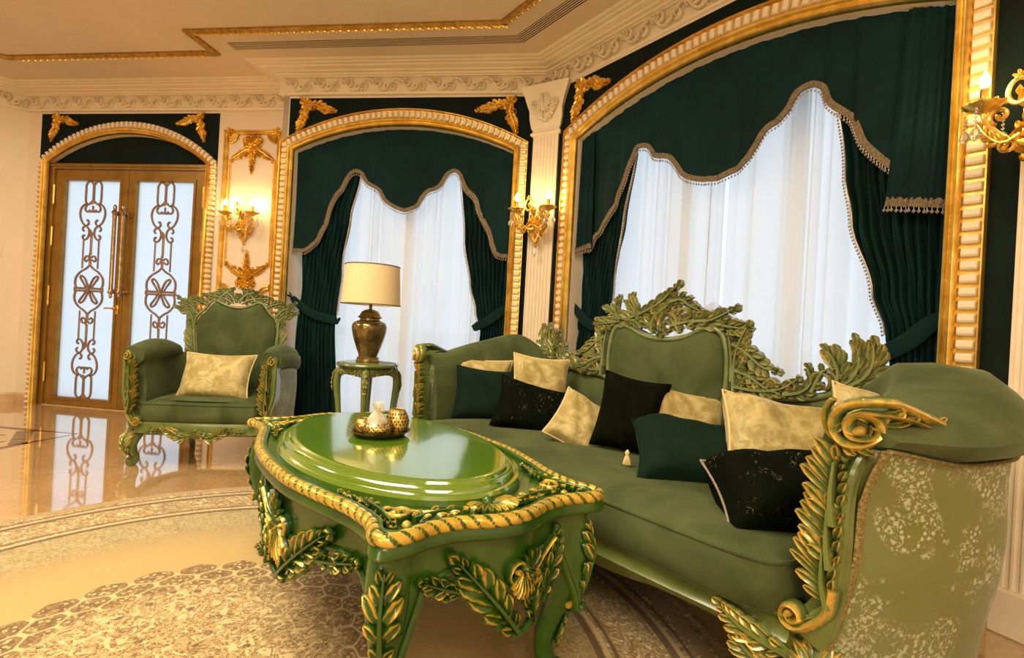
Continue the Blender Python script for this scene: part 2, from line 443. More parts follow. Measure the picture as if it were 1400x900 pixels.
def scroll(mb, mp, c, r0, r1, a0, turns, w=.008, w1=None, h=.012, h0=0.0, gilt=.5, n=26, lead=None, ball=True):
    """C-scroll: a band wound into a volute; lead = points that run into it"""
    pts = [(q[0], q[1]) for q in lead] if lead else []
    if pts: pts = [(q.x, q.y) for q in spline(pts + [(c[0]+r0*cos(a0), c[1]+r0*sin(a0))], 5)][:-1]
    for i in range(n+1):
        t = i/n; r = r0*(1-t)**.8*(1 - r1/r0) + r1; a = a0 + turns*2*pi*t; pts.append((c[0]+r*cos(a), c[1]+r*sin(a)))
    rs = []; K = len(pts)
    for i, q in enumerate(pts):
        a = pts[max(0, i-1)]; b = pts[min(K-1, i+1)]; an = atan2(b[1]-a[1], b[0]-a[0]); dx, dz = -sin(an), cos(an)
        ww = lerp(w, w1 if w1 is not None else w*.55, i/(K-1))
        rs.append([mp(q[0]+dx*e*ww, q[1]+dz*e*ww, h0 + hh*h) for e, hh in ((-1, 0), (-.75, .8), (-.1, 1.15), (.75, .8), (1, 0), (0, -.5))])
    mb.rings(rs, True, True, False, lambda i, j: (0, gilt*.6, gilt, gilt*.6, 0, 0)[j])
    if ball: blob(mb, mp, (pts[-1][0], pts[-1][1]), max(r1, w*.8), h*1.4, gilt, h0)
def blob(mb, mp, c, r, h, gilt=.6, h0=0.0, sx=1.0, seg=8):
    rs = []
    for k, (rr, hh) in enumerate(((1, -.2), (.95, .35), (.7, .75), (.3, 1.0))):
        rs.append([mp(c[0]+r*sx*rr*cos(2*pi*j/seg), c[1]+r*rr*sin(2*pi*j/seg), h0+h*hh) for j in range(seg)])
    mb.rings(rs, True, True, False, lambda i, j: gilt*(i > 0))
def flower(mb, mp, c, r, h=.012, n=6, gilt=.9, h0=0.0):
    for k in range(n): finger(mb, mp, c, 2*pi*k/n+.3, r, r*.3, .25, h, h0, gilt, 4, .6)
    blob(mb, mp, c, r*.25, h*1.4, gilt*.4, h0)
def shell(mb, mp, c, r, a0, a1, n=9, h=.014, gilt=.9):
    for k in range(n):
        a = lerp(a0, a1, k/(n-1)); finger(mb, mp, c, a, r*(.8+.2*sin(pi*k/(n-1))), r*.10, 0, h, 0, gilt, 4, .9)
    blob(mb, mp, c, r*.18, h*1.4, gilt*.5)
def mirror(mp, cx=0.0): return lambda a, b, h: mp(2*cx-a, b, h)
def shift(mp, da, db, s=1.0, rot=0.0, flip=1):
    c_, s_ = cos(rot), sin(rot)
    return lambda a, b, h: mp(da + (a*flip*c_ - b*s_)*s, db + (a*flip*s_ + b*c_)*s, h)
def arc(cx, half, z0, rise, n=24, a=0.0, b=1.0):
    """segmental arch from (cx-half, z0) over the top to (cx+half, z0)"""
    R = (half*half + rise*rise)/(2*rise); zc = z0 + rise - R; th = math.asin(half/R)
    return [(cx + R*sin(lerp(-th, th, lerp(a, b, i/n))), zc + R*cos(lerp(-th, th, lerp(a, b, i/n)))) for i in range(n+1)]

# ------------------------------------------------ the room shell
CEIL = 3.0
cBC = V((.20, 3.955, 0))                                   # where the two window walls meet
c0 = FA.p(-.17); c0.z = 0
left_end = c0 + V((-.798, -.602, 0))*2.4
ret_in = FA.p((FB.p(-.068) - FA.o).dot(V((cos(FA.a), -sin(FA.a), 0))))
cEnd = FC.p(2.60)
d98 = V((cos(radians(98)), -sin(radians(98)), 0))
wend = cEnd + d98*5.6
room = [left_end, c0, ret_in, FB.p(-.068), cBC, cEnd, wend, V((-7.2, wend.y, 0)), V((-7.2, left_end.y, 0))]
poly = [(p.x, p.y) for p in room]
fl = struct('floor', MB().plate(poly, y0=-.06, y1=0, ax='z'), 'marble', smooth=0)
struct('ceiling', MB().plate(poly, y0=CEIL, y1=CEIL+.1, ax='z'), 'ceiling_paint', smooth=0)

def slabwall(name, a, b, t=.12):
    d = (b-a).normalized(); n = V((-d.y, d.x, 0))          # outward is to the left of a->b
    mb = MB(); q = [a, b, b+n*t, a+n*t]
    mb.add([(*p.xy, 0) for p in q] + [(*p.xy, CEIL) for p in q], [(3, 2, 1, 0), (4, 5, 6, 7), (0, 1, 5, 4), (1, 2, 6, 5), (2, 3, 7, 6), (3, 0, 4, 7)])
    return struct(name, mb, 'plaster', smooth=0)
slabwall('wall_left', left_end, c0)
slabwall('wall_return', ret_in, FB.p(-.068), .05)
slabwall('wall_right', cEnd, wend)
slabwall('wall_rear', wend, V((-7.2, wend.y, 0)))
slabwall('wall_far_left', V((-7.2, wend.y, 0)), V((-7.2, left_end.y, 0)))
slabwall('wall_side', V((-7.2, left_end.y, 0)), left_end)

def rect(x0, x1, z0, z1): return [(x0, z0), (x1, z0), (x1, z1), (x0, z1)]
def opening(cx, half, z0, rise, zb=0.0): return [(cx-half, zb)] + arc(cx, half, z0, rise) + [(cx+half, zb)]
# wall with the door
uA1 = (ret_in - FA.o).dot(V((cos(FA.a), -sin(FA.a), 0)))
WA = [(-.17, -.0), (-.17, CEIL), (uA1, CEIL), (uA1, 0)]
oA = opening(.905, .86, 2.315, .27)
def wall_holed(name, x0, x1, o, t):
    out = [(x0, 0)] + [(x0, CEIL), (x1, CEIL), (x1, 0)] + [(o[-1][0], 0)] + o[::-1][0:] + [(o[0][0], 0)]
    # one outline that runs up and over the opening
    out = [(x0, 0), (x0, CEIL), (x1, CEIL), (x1, 0)] + o[::-1]
    return MB().plate(out, y0=0, y1=t)
struct('wall_door', wall_holed('a', -.17, uA1, oA, .2), 'plaster', FA, 0)
uB1 = (cBC - FB.o).dot(V((cos(FB.a), -sin(FB.a), 0)))
oB = opening(.97, .92, 2.345, .20)
struct('wall_bay', wall_holed('b', -.068, uB1, oB, .36), 'plaster', FB, 0)
uC0 = (cBC - FC.o).dot(V((cos(FC.a), -sin(FC.a), 0)))
oC = opening(1.117, 1.043, 2.335, .205)
struct('wall_window', wall_holed('c', uC0, 2.60, oC, .36), 'plaster', FC, 0)

# dark velvet-painted fields round the arches
def dark_field(name, fr, x0, x1, z0, z1, o, label):
    # thin panels: the spandrel above and the strips beside the arch
    zb = o[1][1]
    out = [(x0, z0), (x0, z1), (x1, z1), (x1, z0)] + [p for p in o[::-1]] if z0 <= 0.01 else [(x0, z0), (x0, z1), (x1, z1), (x1, z0), (o[-2][0], z0)] + [p for p in o[::-1] if p[1] >= z0] + [(o[1][0], z0)]
    ob = MB().plate(out, y0=-.006, y1=0).build(name, 'dark_panel', None, 0, fr.o, -fr.a); ob['kind'] = 'structure'
    return ob
dark_field('trim_1', FA, -.028, 1.838, 2.316, 2.775, oA, '')
dark_field('trim_2', FB, -.005, uB1-.01, 0.0, 2.775, oB, '')
dark_field('trim_3', FC, uC0+.02, 2.50, 0.0, 2.775, oC, '')
# tympanum over the door
tp = MB().plate([p for p in arc(.905, .86, 2.315, .27)], y0=.06, y1=.08)
struct('trim_4', tp, 'dark_panel', FA, 0)

# ------------------------------------------------ cornice
def offset_path(P, d):
    """polyline moved d into the room (to the right of its direction) with mitres"""
    out = []
    for i, p in enumerate(P):
        e0 = (P[i]-P[i-1]).normalized() if i else None; e1 = (P[i+1]-P[i]).normalized() if i < len(P)-1 else None
        n0 = V((e0.y, -e0.x, 0)) if e0 else None; n1 = V((e1.y, -e1.x, 0)) if e1 else None
        if n0 is None: out.append(p + n1*d)
        elif n1 is None: out.append(p + n0*d)
        else: b = (n0+n1).normalized(); out.append(p + b*(d/b.dot(n0)))
    return out
path = [left_end, c0, ret_in, FB.p(-.068), cBC, cEnd, wend]
def run_profile(mb, P, prof):
    rs = []
    cols = [offset_path(P, d) for d, z in prof]
    for i in range(len(P)): rs.append([(cols[k][i].x, cols[k][i].y, prof[k][1]) for k in range(len(prof))])
    return mb.rings(rs, True, True)
prof = [(0, 2.795), (.022, 2.795), (.03, 2.80), (.034, 2.812), (.026, 2.818), (.026, 2.922), (.034, 2.928), (.046, 2.93), (.05, 2.938), (.062, 2.941), (.068, 2.952),
        (.095, 2.955), (.10, 2.963), (.125, 2.968), (.14, 2.974), (.146, 2.981), (.175, 2.983), (.18, 2.989), (.205, 2.991), (.22, 3.0), (0, 3.0)]
cor = struct('trim_5', run_profile(MB(), path, prof), 'cream_paint', smooth=25)
# running-scroll relief of the frieze, one motif per repeat
P_ = .235
mot = MB()
wave = [(x_/16*P_, .045*cos(x_/16*2*pi)) for x_ in range(17)]
mot.tube([(a, -.001, b) for a, b in wave], .0085, 6, (0, 1, 0))
for cx, sg in ((P_*.25+.01, 1), (P_*.75+.01, -1)):
    scroll(mot, flatmap, (cx+.012, sg*.010), .036, .006, (pi/2)*sg, -.95*sg, .0075, .005, .013, 0, 0)
    scroll(mot, flatmap, (cx-.035, -sg*.006+sg*.02), .022, .005, -.5*sg, .8*sg, .006, .004, .011, 0, 0)
    for k in range(3): finger(mot, flatmap, (cx-.05+.02*k, sg*.032), sg*(1.9-.5*k), .022, .006, .4, .007, 0, 0, 4)
first = None
def run_motifs(fr, u0, u1):
    global first
    n = max(1, round((u1-u0)/P_)); s = (u1-u0)/n/P_
    for k in range(n):
        p = fr.p(u0 + k*P_*s, .0265, 2.870)
        if first is None: o = first = mot.build('frieze_scroll', 'cream_paint', cor)
        else: o = first.copy(); COL.objects.link(o)
        o.location = p; o.rotation_euler = (0, 0, -fr.a); o.scale = (s, 1.7, 1)
FL = Fr(left_end.x, left_end.y, -37); 
run_motifs(FA, -.16, uA1-.01); run_motifs(FB, -.05, uB1-.02); run_motifs(FC, uC0+.02, 2.58)
run_motifs(FL, .3, 2.39)

# skirting
def skirt(name, P): struct(name, run_profile(MB(), P, [(0, 0), (.022, 0), (.022, .085), (.012, .1), (0, .1)]), 'skirting_stone', smooth=25)
skirt('baseboard_left', [left_end, c0, FA.p(-.005)])
skirt('baseboard_bay', [FA.p(1.86), ret_in, FB.p(-.068), FB.p(-.05)])
skirt('baseboard_right', [FC.p(2.32), cEnd, wend])

# ------------------------------------------------ ceiling: gilt moulding, air slots
def ceil_line(pts_list, w=.052, h=.03, loop=False):
    return run_profile(MB(), pts_list, [(-w/2, CEIL), (-w/2, CEIL-h*.5), (-w*.3, CEIL-h*.8), (-w*.15, CEIL-h), (w*.15, CEIL-h), (w*.3, CEIL-h*.75), (w/2, CEIL-h*.45), (w/2, CEIL)])
lA0 = FA.p(.36, .60)
gl = [lA0 + V((-.798, -.602, 0))*1.6, lA0, FA.p(1.0, .60), FB.p(-.46, .33), FB.p(-.46, .60), FB.p(1.93, .60), ]
# mitred corner over the bay, then along the window wall
def meet(fr1, w1, fr2, w2):
    a = fr1.p(0, w1); d = V((cos(fr1.a), -sin(fr1.a), 0)); b = fr2.p(0, w2); e = V((cos(fr2.a), -sin(fr2.a), 0))
    t = ((b.x-a.x)*e.y - (b.y-a.y)*e.x)/(d.x*e.y - d.y*e.x); return a + d*t
gl = gl[:2] + [FA.p((FB.p(-.46) - FA.o).dot(V((cos(FA.a), -sin(FA.a), 0))), .60), FB.p(-.46, .60), meet(FB, .60, FC, .60), FC.p(3.2, .60)]
ct = ceil_line(gl); o = ct.build('trim_6', 'gold_dull', None, 25); o['kind'] = 'structure'
om = MB()
mpc = lambda a, b, h: (a, b, -h)
for k in range(2): finger(om, mpc, (.005+.028*k, -.006), .4, .026, .007, -.9, .012, 0, 1, 4)
for k in range(2): finger(om, mpc, (.018+.028*k, .006), -.4, .022, .006, .9, .012, 0, 1, 4)
fo = None
for (fr, u0, u1) in ((FA, .40, 2.15), (FB, -.44, (meet(FB, .60, FC, .60)-FB.o).dot(V((cos(FB.a), -sin(FB.a), 0)))), (FC, (meet(FB, .60, FC, .60)-FC.o).dot(V((cos(FC.a), -sin(FC.a), 0))), 2.2)):
    n = int((u1-u0)/.112)
    for k in range(n):
        if fo is None: q = fo = om.build('leaf_relief', 'gold', o)
        else: q = fo.copy(); COL.objects.link(q)
        q.location = fr.p(u0 + (k+.2)*(u1-u0)/n, .60, CEIL-.026); q.rotation_euler = (0, 0, -fr.a); q.scale = (1.9, 1.3, 1)
# linear slot diffuser following the bay
sd = empty('slot_diffuser', 'long slotted air vent in the ceiling beside the gilt moulding, bending with the bay', 'vent', FB.p(1.0, .39, CEIL))
def strip(P, w0, w1, z0, z1):
    return run_profile(MB(), P, [(w0, z1), (w0, z0), (w1, z0), (w1, z1)])
base = [FB.p(-.27, 0), meet(FB, 0, FC, 0), FC.p(3.0, 0)]
def rel(ob): ob.parent = sd; ob.location = -sd.location; return ob
rel(strip(base, .345, .440, CEIL-.002, CEIL).build('slot_backing', 'dark_metal', None, 0))
for k in range(6):
    rel(strip(base, .343+k*.0172, .343+k*.0172+.0075, CEIL-.0035, CEIL-.001).build('slot_blade', 'ceiling_paint', None, 0))

# ------------------------------------------------ arched frames with their dentils
def arch_frame(fr, name, label, cx, ho, zo, ro, hi, zi, ri, zb, pitch, rib, base_u, bead=True):
    """moulded frame between outer and inner arch outlines, ribs standing in its groove"""
    root = fthing(fr, name, label, 'frame', base_u, 0, zb, 'gilt arched frames')
    n = 30
    def outl(t):                               # 0 outer .. 1 inner
        h = lerp(ho, hi, t); z = lerp(zo, zi, t); r = lerp(ro, ri, t)
        A_ = arc(cx, h, z, r, n); return [(cx-h, zb)] + A_ + [(cx+h, zb)]
    cs = [(0, 0), (0, .030), (.03, .038), (.07, .038), (.09, .024), (.10, .014), (.56, .014), (.58, .030), (.62, .044), (.69, .050), (.76, .046), (.79, .034), (.83, .030), (.88, .038), (.94, .034), (1.0, .012), (1.0, 0)]
    if not bead: cs = [(.10, 0), (.10, .012)] + cs[6:]
    L_ = [outl(t) for t, d in cs]
    rs = []
    for i in range(len(L_[0])): rs.append([(L_[k][i][0]-base_u, -cs[k][1], L_[k][i][1]-zb) for k in range(len(cs))])
    MB().rings(rs, False, False).build('moulding', 'gold', root, 50)
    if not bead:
        a_, b_ = outl(.03), outl(.54); MB().rings([[(a_[i][0]-base_u, -.003, a_[i][1]-zb), (a_[i][0]-base_u, -.011, a_[i][1]-zb), (b_[i][0]-base_u, -.011, b_[i][1]-zb)] for i in range(len(a_))], False, False).build('channel_shade', 'gold_dull', root, 0)  # dark gilt strip painted in for the shadow lines between the ribs
    # ribs
    mid = outl(.33 if bead else .27); wdt = (ho-hi)*(.46 if bead else .56)
    Ls = [0]
    for a, b in zip(mid, mid[1:]): Ls.append(Ls[-1] + hypot(b[0]-a[0], b[1]-a[1]))
    m0 = MB(); rs = []
    for e, hh in ((-1, .010), (-.96, .026), (-.8, .034), (.8, .034), (.96, .026), (1, .010)):
        rs.append([(e*wdt/2, -hh*q, t*pitch*rib) for t, q in ((-.5, .35), (-.42, .85), (-.2, 1), (.2, 1), (.42, .85), (.5, .35))])
    m0.rings(rs, False, False)
    src = None; N_ = int(Ls[-1]/pitch)
    for k in range(N_):
        d = (k+.5)*Ls[-1]/N_
        i = max(j for j in range(len(Ls)-1) if Ls[j] <= d); t = (d-Ls[i])/(Ls[i+1]-Ls[i]); a, b = mid[i], mid[i+1]
        x, z = lerp(a[0], b[0], t), lerp(a[1], b[1], t); an = atan2(b[0]-a[0], b[1]-a[1])
        if src is None: q = src = m0.build('rib', 'cream_paint', root, 30)
        else: q = src.copy(); COL.objects.link(q)
        q.location = (x-base_u, 0, z-zb); q.rotation_euler = (0, an, 0)
    return root
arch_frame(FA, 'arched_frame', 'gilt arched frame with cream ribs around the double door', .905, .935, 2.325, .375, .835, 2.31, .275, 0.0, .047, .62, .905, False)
arch_frame(FB, 'arched_frame', 'gilt arched frame with cream ribs around the narrower left window', .970, 1.032, 2.415, .265, .917, 2.345, .20, 0.0, .047, .70, .97)
arch_frame(FC, 'arched_frame', 'large gilt arched frame with cream ribs around the wide right window', 1.115, 1.165, 2.425, .262, 1.04, 2.335, .205, 0.0, .049, .72, 1.115)

# ------------------------------------------------ gilt appliques
def corner_applique(fr, u, z, s, flip, label, group='gilt corner appliques above the arches'):
    root = fthing(fr, 'corner_applique', label, 'ornament', u, .006, z, group)
    mb = MB(); s *= 1.2; mp = shift(flatmap, 0, 0, s, 0, flip)
    for rot, ln in ((0, 1.0), (1, .95)):
        # rot 0 runs sideways, rot 1 runs down
        T = (lambda a, b: (a, b)) if rot == 0 else (lambda a, b: (b+.02, -a))
        f = lambda L: [T(*p) for p in L]
        frond(mb, mp, f([(.02, -.02), (.09, -.02), (.16, -.05), (.235*ln, -.065)]), .055, 8, 0, .9, 1.0, .020, 0, .008, 1, 1.1)
        c = T(.07, -.04); scroll(mb, mp, c, .03, .006, 0, 1.1 if rot == 0 else -1.1, .008, .005, .02, 0, 1)
        c = T(.13, -.03); scroll(mb, mp, c, .022, .005, 2, -1.1, .007, .005, .018, 0, 1)
        c = T(.235*ln, -.065); flower(mb, mp, c, .022, .016, 5, 1)
    flower(mb, mp, (.012, -.012), .05, .026, 7, 1); blob(mb, mp, (.04, -.045), .02, .03, 1)
    frond(mb, mp, [(.02, -.02), (-.015, .0), (-.03, .03)], .03, 4, 0, .8, .8, .018, 0, .006, 1)
    mb.build('leaf_carving', 'gold', root)
corner_applique(FA, .145, 2.74, .80, 1, 'gilt leaf applique in the upper left corner above the door arch')
corner_applique(FA, 1.66, 2.74, .80, -1, 'gilt leaf applique in the upper right corner above the door arch')
corner_applique(FB, .135, 2.735, .92, 1, 'gilt leaf applique in the upper left corner above the narrower window')
corner_applique(FB, 1.845, 2.735, .92, -1, 'gilt leaf applique in the upper right corner above the narrower window, left of the capital')
corner_applique(FC, .085, 2.725, .95, 1, 'gilt leaf applique above the wide window, right of the capital')

# ------------------------------------------------ pilasters with capitals
def pilaster(px, py, deg, label, h0=0.0):
    fr = Fr(px, py, deg); root = fthing(fr, 'pilaster', label, 'pilaster', 0, 0, 0, 'cream fluted pilasters')
    w = .105; n = 7; out = [(-w, .07), (-w, 0)]
    for k in range(n):
        c = lerp(-w+.022, w-.022, k/(n-1)); r = .0105
        out += [(c + r*cos(pi - pi*j/6), .000 + .008*sin(pi*j/6)) for j in range(7)]
    out += [(w, 0), (w, .07)]
    mb = MB(); mb.plate([(a, b) for a, b in out], y0=.16, y1=2.44, ax='z'); mb.build('shaft', 'cream_paint', root, 25)
    MB().box(-w-.02, w+.02, -.02, .07, 0, .16, c=.006).build('plinth', 'cream_paint', root, 25)
    cp = MB()
    # flaring capital
    lv = [(2.43, 0, 0), (2.44, .018, .012), (2.455, .022, .016), (2.465, .008, .004), (2.48, .006, .004), (2.49, .016, .01), (2.56, .03, .02), (2.62, .03, .03), (2.68, .05, .045), (2.74, .07, .05), (2.76, .082, .06), (2.80, .09, .065)]
    rs = [[(-w-a, .07, z), (-w-a, -b, z), (w+a, -b, z), (w+a, .07, z)] for z, a, b in lv]
    cp.rings(rs); cp.build('capital', 'cream_paint', root, 25)
    lf = MB(); mp = lambda a, b, h: (a, -.022 - (b-2.5)*.15 - h, b)
    for sx in (-1, 1):
        f2 = lambda a, b, h, sx=sx: mp(a*sx, b, h)
        frond(lf, f2, [(0, 2.53), (.03, 2.56), (.06, 2.60), (.10, 2.64)], .035, 6, 0, .8, .8, .012, 0, .006, 0)
        scroll(lf, f2, (.085, 2.665), .028, .006, -2, 1.2, .007, .004, .012, 0, 0)
        scroll(lf, f2, (.035, 2.60), .022, .005, 0, 1.1, .006, .004, .012, 0, 0)
        frond(lf, f2, [(.01, 2.62), (.03, 2.67), (.02, 2.72)], .03, 5, 0, .9, .8, .012, 0, .006, 0)
    flower(lf, mp, (0, 2.63), .035, .014, 7, 0)
    lf.build('capital_carving', 'cream_paint', root)
    return fr
FP = pilaster(.172, 3.835, 30.5, 'cream fluted pilaster with carved capital between the two arched windows')
pR = FC.p(2.60) + V((-.075, -.03, 0))
rr = FC.p(2.435, .075)
FQ = pilaster(*(FC.p(2.462, .035)).xy, 66, 'cream fluted pilaster at the right edge beyond the wide window')

# ------------------------------------------------ windows
def window(name, fr, cx, half, z0, rise, nm):
    root = struct(name, MB().box(cx-half, cx+half, .30, .36, 0, .06).box(cx-half, cx-half+.05, .30, .36, .06, 2.4).box(cx+half-.05, cx+half, .30, .36, .06, 2.4), 'white_paint', fr)
    MB().box(cx-half, cx+half, .30, .36, 2.38, 2.62).build('window_head', 'white_paint', root, 30)
    for k in range(nm):
        a = cx-half+.05 + (2*half-.1)*k/nm; b = cx-half+.05 + (2*half-.1)*(k+1)/nm
        f = MB(); f.plate(rect(a, b, .06, 2.38), [rect(a+.04, b-.04, .11, 2.33)], .305, .35); fo_ = f.build('window_sash', 'white_paint', root, 30)
        MB().box(a+.035, b-.035, .324, .330, .105, 2.335).build('pane', 'window_glass', fo_, 0)
for k_, (fr, cx_, hf_) in enumerate(((FB, .97, .92), (FC, 1.117, 1.043), (FA, .905, .86))):
    struct('trim_%d' % (7+k_), MB().box(cx_-hf_, cx_+hf_, .0, .36 if k_ < 2 else .2, -.06, .0), 'marble', fr, 0)
window('window_1', FB, .97, .919, 2.345, .2, 2)
window('window_2', FC, 1.117, 1.042, 2.335, .205, 3)

# ------------------------------------------------ curtains
def beads(mb, pts, dz=.018, r=.0058, step=.0155, side=None):
    P = [V(p) for p in pts]; L = 0; nxt = 0
    for a, b in zip(P, P[1:]):
        d = (b-a).length
        while nxt <= L + d:
            q = a.lerp(b, (nxt-L)/max(d, 1e-6)); s_ = side or V((0, 0, -1)); c = q + s_*dz
            mb.add([c+V(o)*r for o in ((1, 0, 0), (0, 1, 0), (-1, 0, 0), (0, -1, 0), (0, 0, 1.2), (0, 0, -1.2))],
                   [(0, 1, 4), (1, 2, 4), (2, 3, 4), (3, 0, 4), (1, 0, 5), (2, 1, 5), (3, 2, 5), (0, 3, 5)])
            e = V((.0012, 0, 0)) if abs(s_.z) > .5 else V((0, 0, .0012))
            mb.add([q-e, q+e, c+e, c-e], [(0, 1, 2, 3)]); nxt += step
        L += d
def band(pts, w, t, y):
    """flat braid hanging along a line in the x-z plane"""
    P = [V(p) for p in pts]; rs = []
    for i, p in enumerate(P):
        a = P[max(0, i-1)]; b = P[min(len(P)-1, i+1)]; d = (b-a).normalized(); n = V((-d.z, 0, d.x))
        if n.z < 0 and abs(n.z) > .05: n = -n
        rs.append([p + n*w + V((0, -t, 0)), p + V((0, -t, 0)), p, p + n*w])
    return MB().rings(rs)
def valance(fr, edge, arch, x0, label, pleat):
    root = fthing(fr, 'valance', label, 'curtain', x0, 0, 0, 'velvet valances')
    E = spline([(u-x0, z) for u, z in edge], 5); cx, half, zs, rise = arch
    R = (half*half + rise*rise)/(2*rise)
    def top(x):
        d = min(abs(x+x0-cx), half); return zs + rise - R + sqrt(max(0, R*R-d*d)) - .004
    nz = 10
    def yy(x, t): return .055 + pleat*(.006*sin(x*42+sin(x*9)*2) + .004*sin(x*97))*(1-.3*t) + .010*sin(pi*t)
    mb = MB(); rs = []
    for p in E:
        tz = top(p.x); rs.append([(p.x, yy(p.x, j/nz), lerp(p.y, tz, j/nz)) for j in range(nz+1)])
    mb.rings(rs, False, False); mb.rings([[(q[0], q[1]+.004, q[2]) for q in r] for r in rs], False, False)
    mb.build('velvet_panel', 'drape_velvet', root)
    P = [V((p.x, yy(p.x, 0)-.002, p.y)) for p in E]
    band(P, .030, .005, 0).build('braid', 'braid', root, 30)
    fb = MB(); beads(fb, P, .016, .0070, .0175); fb.build('ball_fringe', 'bead_pearl', root, 60)['kind'] = 'stuff'
    return root
eB = [(0.053, 1.513), (0.176, 1.524), (0.273, 1.611), (0.340, 1.745), (0.39, 1.93), (0.47, 2.045), (0.535, 2.171), (0.614, 2.172), (0.669, 2.093), (0.769, 2.038), (0.85, 1.935), (0.997, 1.872), (1.11, 1.91), (1.19, 2.02), (1.29, 2.071), (1.368, 2.181), (1.434, 2.182), (1.494, 2.069), (1.581, 1.98), (1.615, 1.879), (1.70, 1.732), (1.74, 1.61), (1.789, 1.538), (1.886, 1.526)]
eC = [(0.10, 1.60), (0.20, 1.55), (0.261, 1.635), (0.361, 1.747), (0.455, 1.891), (0.515, 2.052), (0.579, 2.156), (0.649, 2.148), (0.703, 2.08), (0.824, 2.035), (0.908, 1.924), (1.008, 1.872), (1.145, 1.85), (1.278, 1.887), (1.358, 1.964), (1.40, 2.044), (1.493, 2.095), (1.564, 2.187), (1.61, 2.2), (1.65, 2.179), (1.692, 2.086), (1.775, 2.004), (1.807, 1.942), (1.846, 1.851), (1.955, 1.73), (2.05, 1.68)]
valance(FB, eB, (.97, .92, 2.345, .2), .97, 'dark teal velvet valance with two scalloped peaks over the narrower window', 1)
valance(FC, eC, (1.117, 1.043, 2.335, .205), 1.117, 'dark teal velvet valance with braided scallops over the wide window', 1)
def jabot(u0, u1, ut, zb0, zb1, zt, label):
    root = fthing(FC, 'jabot', label, 'curtain', (u0+u1)/2, 0, 0, 'flat velvet tails beside the wide valance'); c = (u0+u1)/2
    nu = 40
    def f(u, v, off=0):
        a = lerp(u0, u1, u); at = lerp(ut[0], ut[1], u); x = lerp(a, at, v)-c
        fold = abs(((u*3.2) % 1)-.5)*.028*(1-.3*v) + .005*sin(u*40)
        return (x, .018 + fold + off + .012*v, lerp(lerp(zb0, zb1, u), zt(x+c), v))
    mb = MB().sheet(f, nu, 12); mb.sheet(lambda u, v: f(u, v, .004), nu, 12); mb.build('velvet_panel', 'drape_velvet', root)
    P = [V(f(i/nu, 0)) for i in range(nu+1)]
    band(P, .040, .006, 0).build('braid', 'braid', root, 30)
    fb = MB(); beads(fb, [p + V((0, -.003, 0)) for p in P], .016, .0075, .019); fb.build('ball_fringe', 'bead_pearl', root, 60)['kind'] = 'stuff'
Rr = (1.043**2+.205**2)/(.41)
zt_ = lambda u: 2.335 + .205 - Rr + sqrt(Rr*Rr - min(abs(u-1.117), 1.04)**2) - .006
jabot(1.944, 2.15, (1.99, 2.157), 1.575, 1.535, zt_, 'folded velvet tail with braid at the right end of the wide valance')
jabot(.078, .235, (.078, .20), 1.530, 1.560, zt_, 'folded velvet tail with braid at the left end of the wide valance')

def drape(fr, Ltab, Rtab, ztop, inner, label, tie, nf=9, zb=.012):
    """a tied-back drape between two edge tables (z ascending); inner = +1 when its fringed edge is the right one"""
    c = interp(Ltab, 0.0); root = fthing(fr, 'drape', label, 'curtain', c, 0, 0, 'tied-back velvet drapes')
    nu, nv = 110, 60
    def f(u, v, off=0):
        z = lerp(zb, ztop, v); a = smoother(Ltab, z); b = smoother(Rtab, z); x = lerp(a, b, u) - c
        amp = .022*(.55 + .45*min(1, abs(z-tie)/.35))
        y = .105 + amp*sin(2*pi*nf*(u + .05*sin(z*2.3))) + amp*.4*sin(2*pi*nf*2.3*u + z) + off
        return (x, y, z)
    mb = MB().sheet(f, nu, nv); mb.build('cloth', 'drape_velvet', root, 180)
    e = 1 if inner > 0 else 0
    P = [V(f(e, j/40)) for j in range(41) if lerp(zb, ztop, j/40) > tie-.05]
    fb = MB(); fb.tube([p + V((0, -.004, 0)) for p in P], .005, 5); beads(fb, P, .011, .006, .0165, V((inner, -.3, 0)))
    fb.build('ball_fringe', 'bead_pearl', root, 60)['kind'] = 'stuff'
    # tieback: a velvet band from a hook on the reveal, slung round the gathers
    a = smoother(Ltab, tie)-c; b = smoother(Rtab, tie)-c
    if inner > 0: pts = [(a-.04, .06, tie+.075), (a+.02, .062, tie+.02), (lerp(a, b, .45), .066, tie-.06), (b-.005, .085, tie-.10), (b-.005, .14, tie-.09)]
    else: pts = [(b+.02, .06, tie+.075), (b-.03, .062, tie+.04), (lerp(a, b, .5), .066, tie-.03), (a+.006, .085, tie-.09), (a+.005, .14, tie-.08)]
    tb = MB(); tb.tube(spline(pts, 8), lambda t: .020+.016*sin(pi*t)**.5, 12, (0, 1, 0), .22); t_ = tb.build('tieback', 'drape_velvet', root)
    hx = pts[0][0]; s_ = -1 if inner > 0 else 1
    MB().tube([(hx, .055, tie+.07), (hx+s_*.005, .03, tie+.085), (hx+s_*.02, .01, tie+.09)], .006, 6).tube([(hx, .055, tie+.085), (hx, .02, tie+.11)], .005, 6).build('hook', 'dark_metal', t_)
    return root
drape(FB, [(.0, .105), (.9, .095), (1.18, .112), (2.2, .112)], [(.0, .50), (.31, .476), (.92, .436), (1.07, .451), (1.38, .478), (1.81, .531), (2.2, .60)], 2.24, 1,
      'dark teal velvet drape left of the window behind the lamp, tied back', 1.06)
drape(FB, [(.0, 1.60), (.6, 1.64), (.93, 1.676), (1.10, 1.63), (1.30, 1.576), (1.66, 1.514), (2.2, 1.455)], [(0, 1.86), (.97, 1.87), (2.2, 1.865)], 2.24, -1,
      'dark teal velvet drape right of the narrower window, tied back behind the sofa', 1.06)
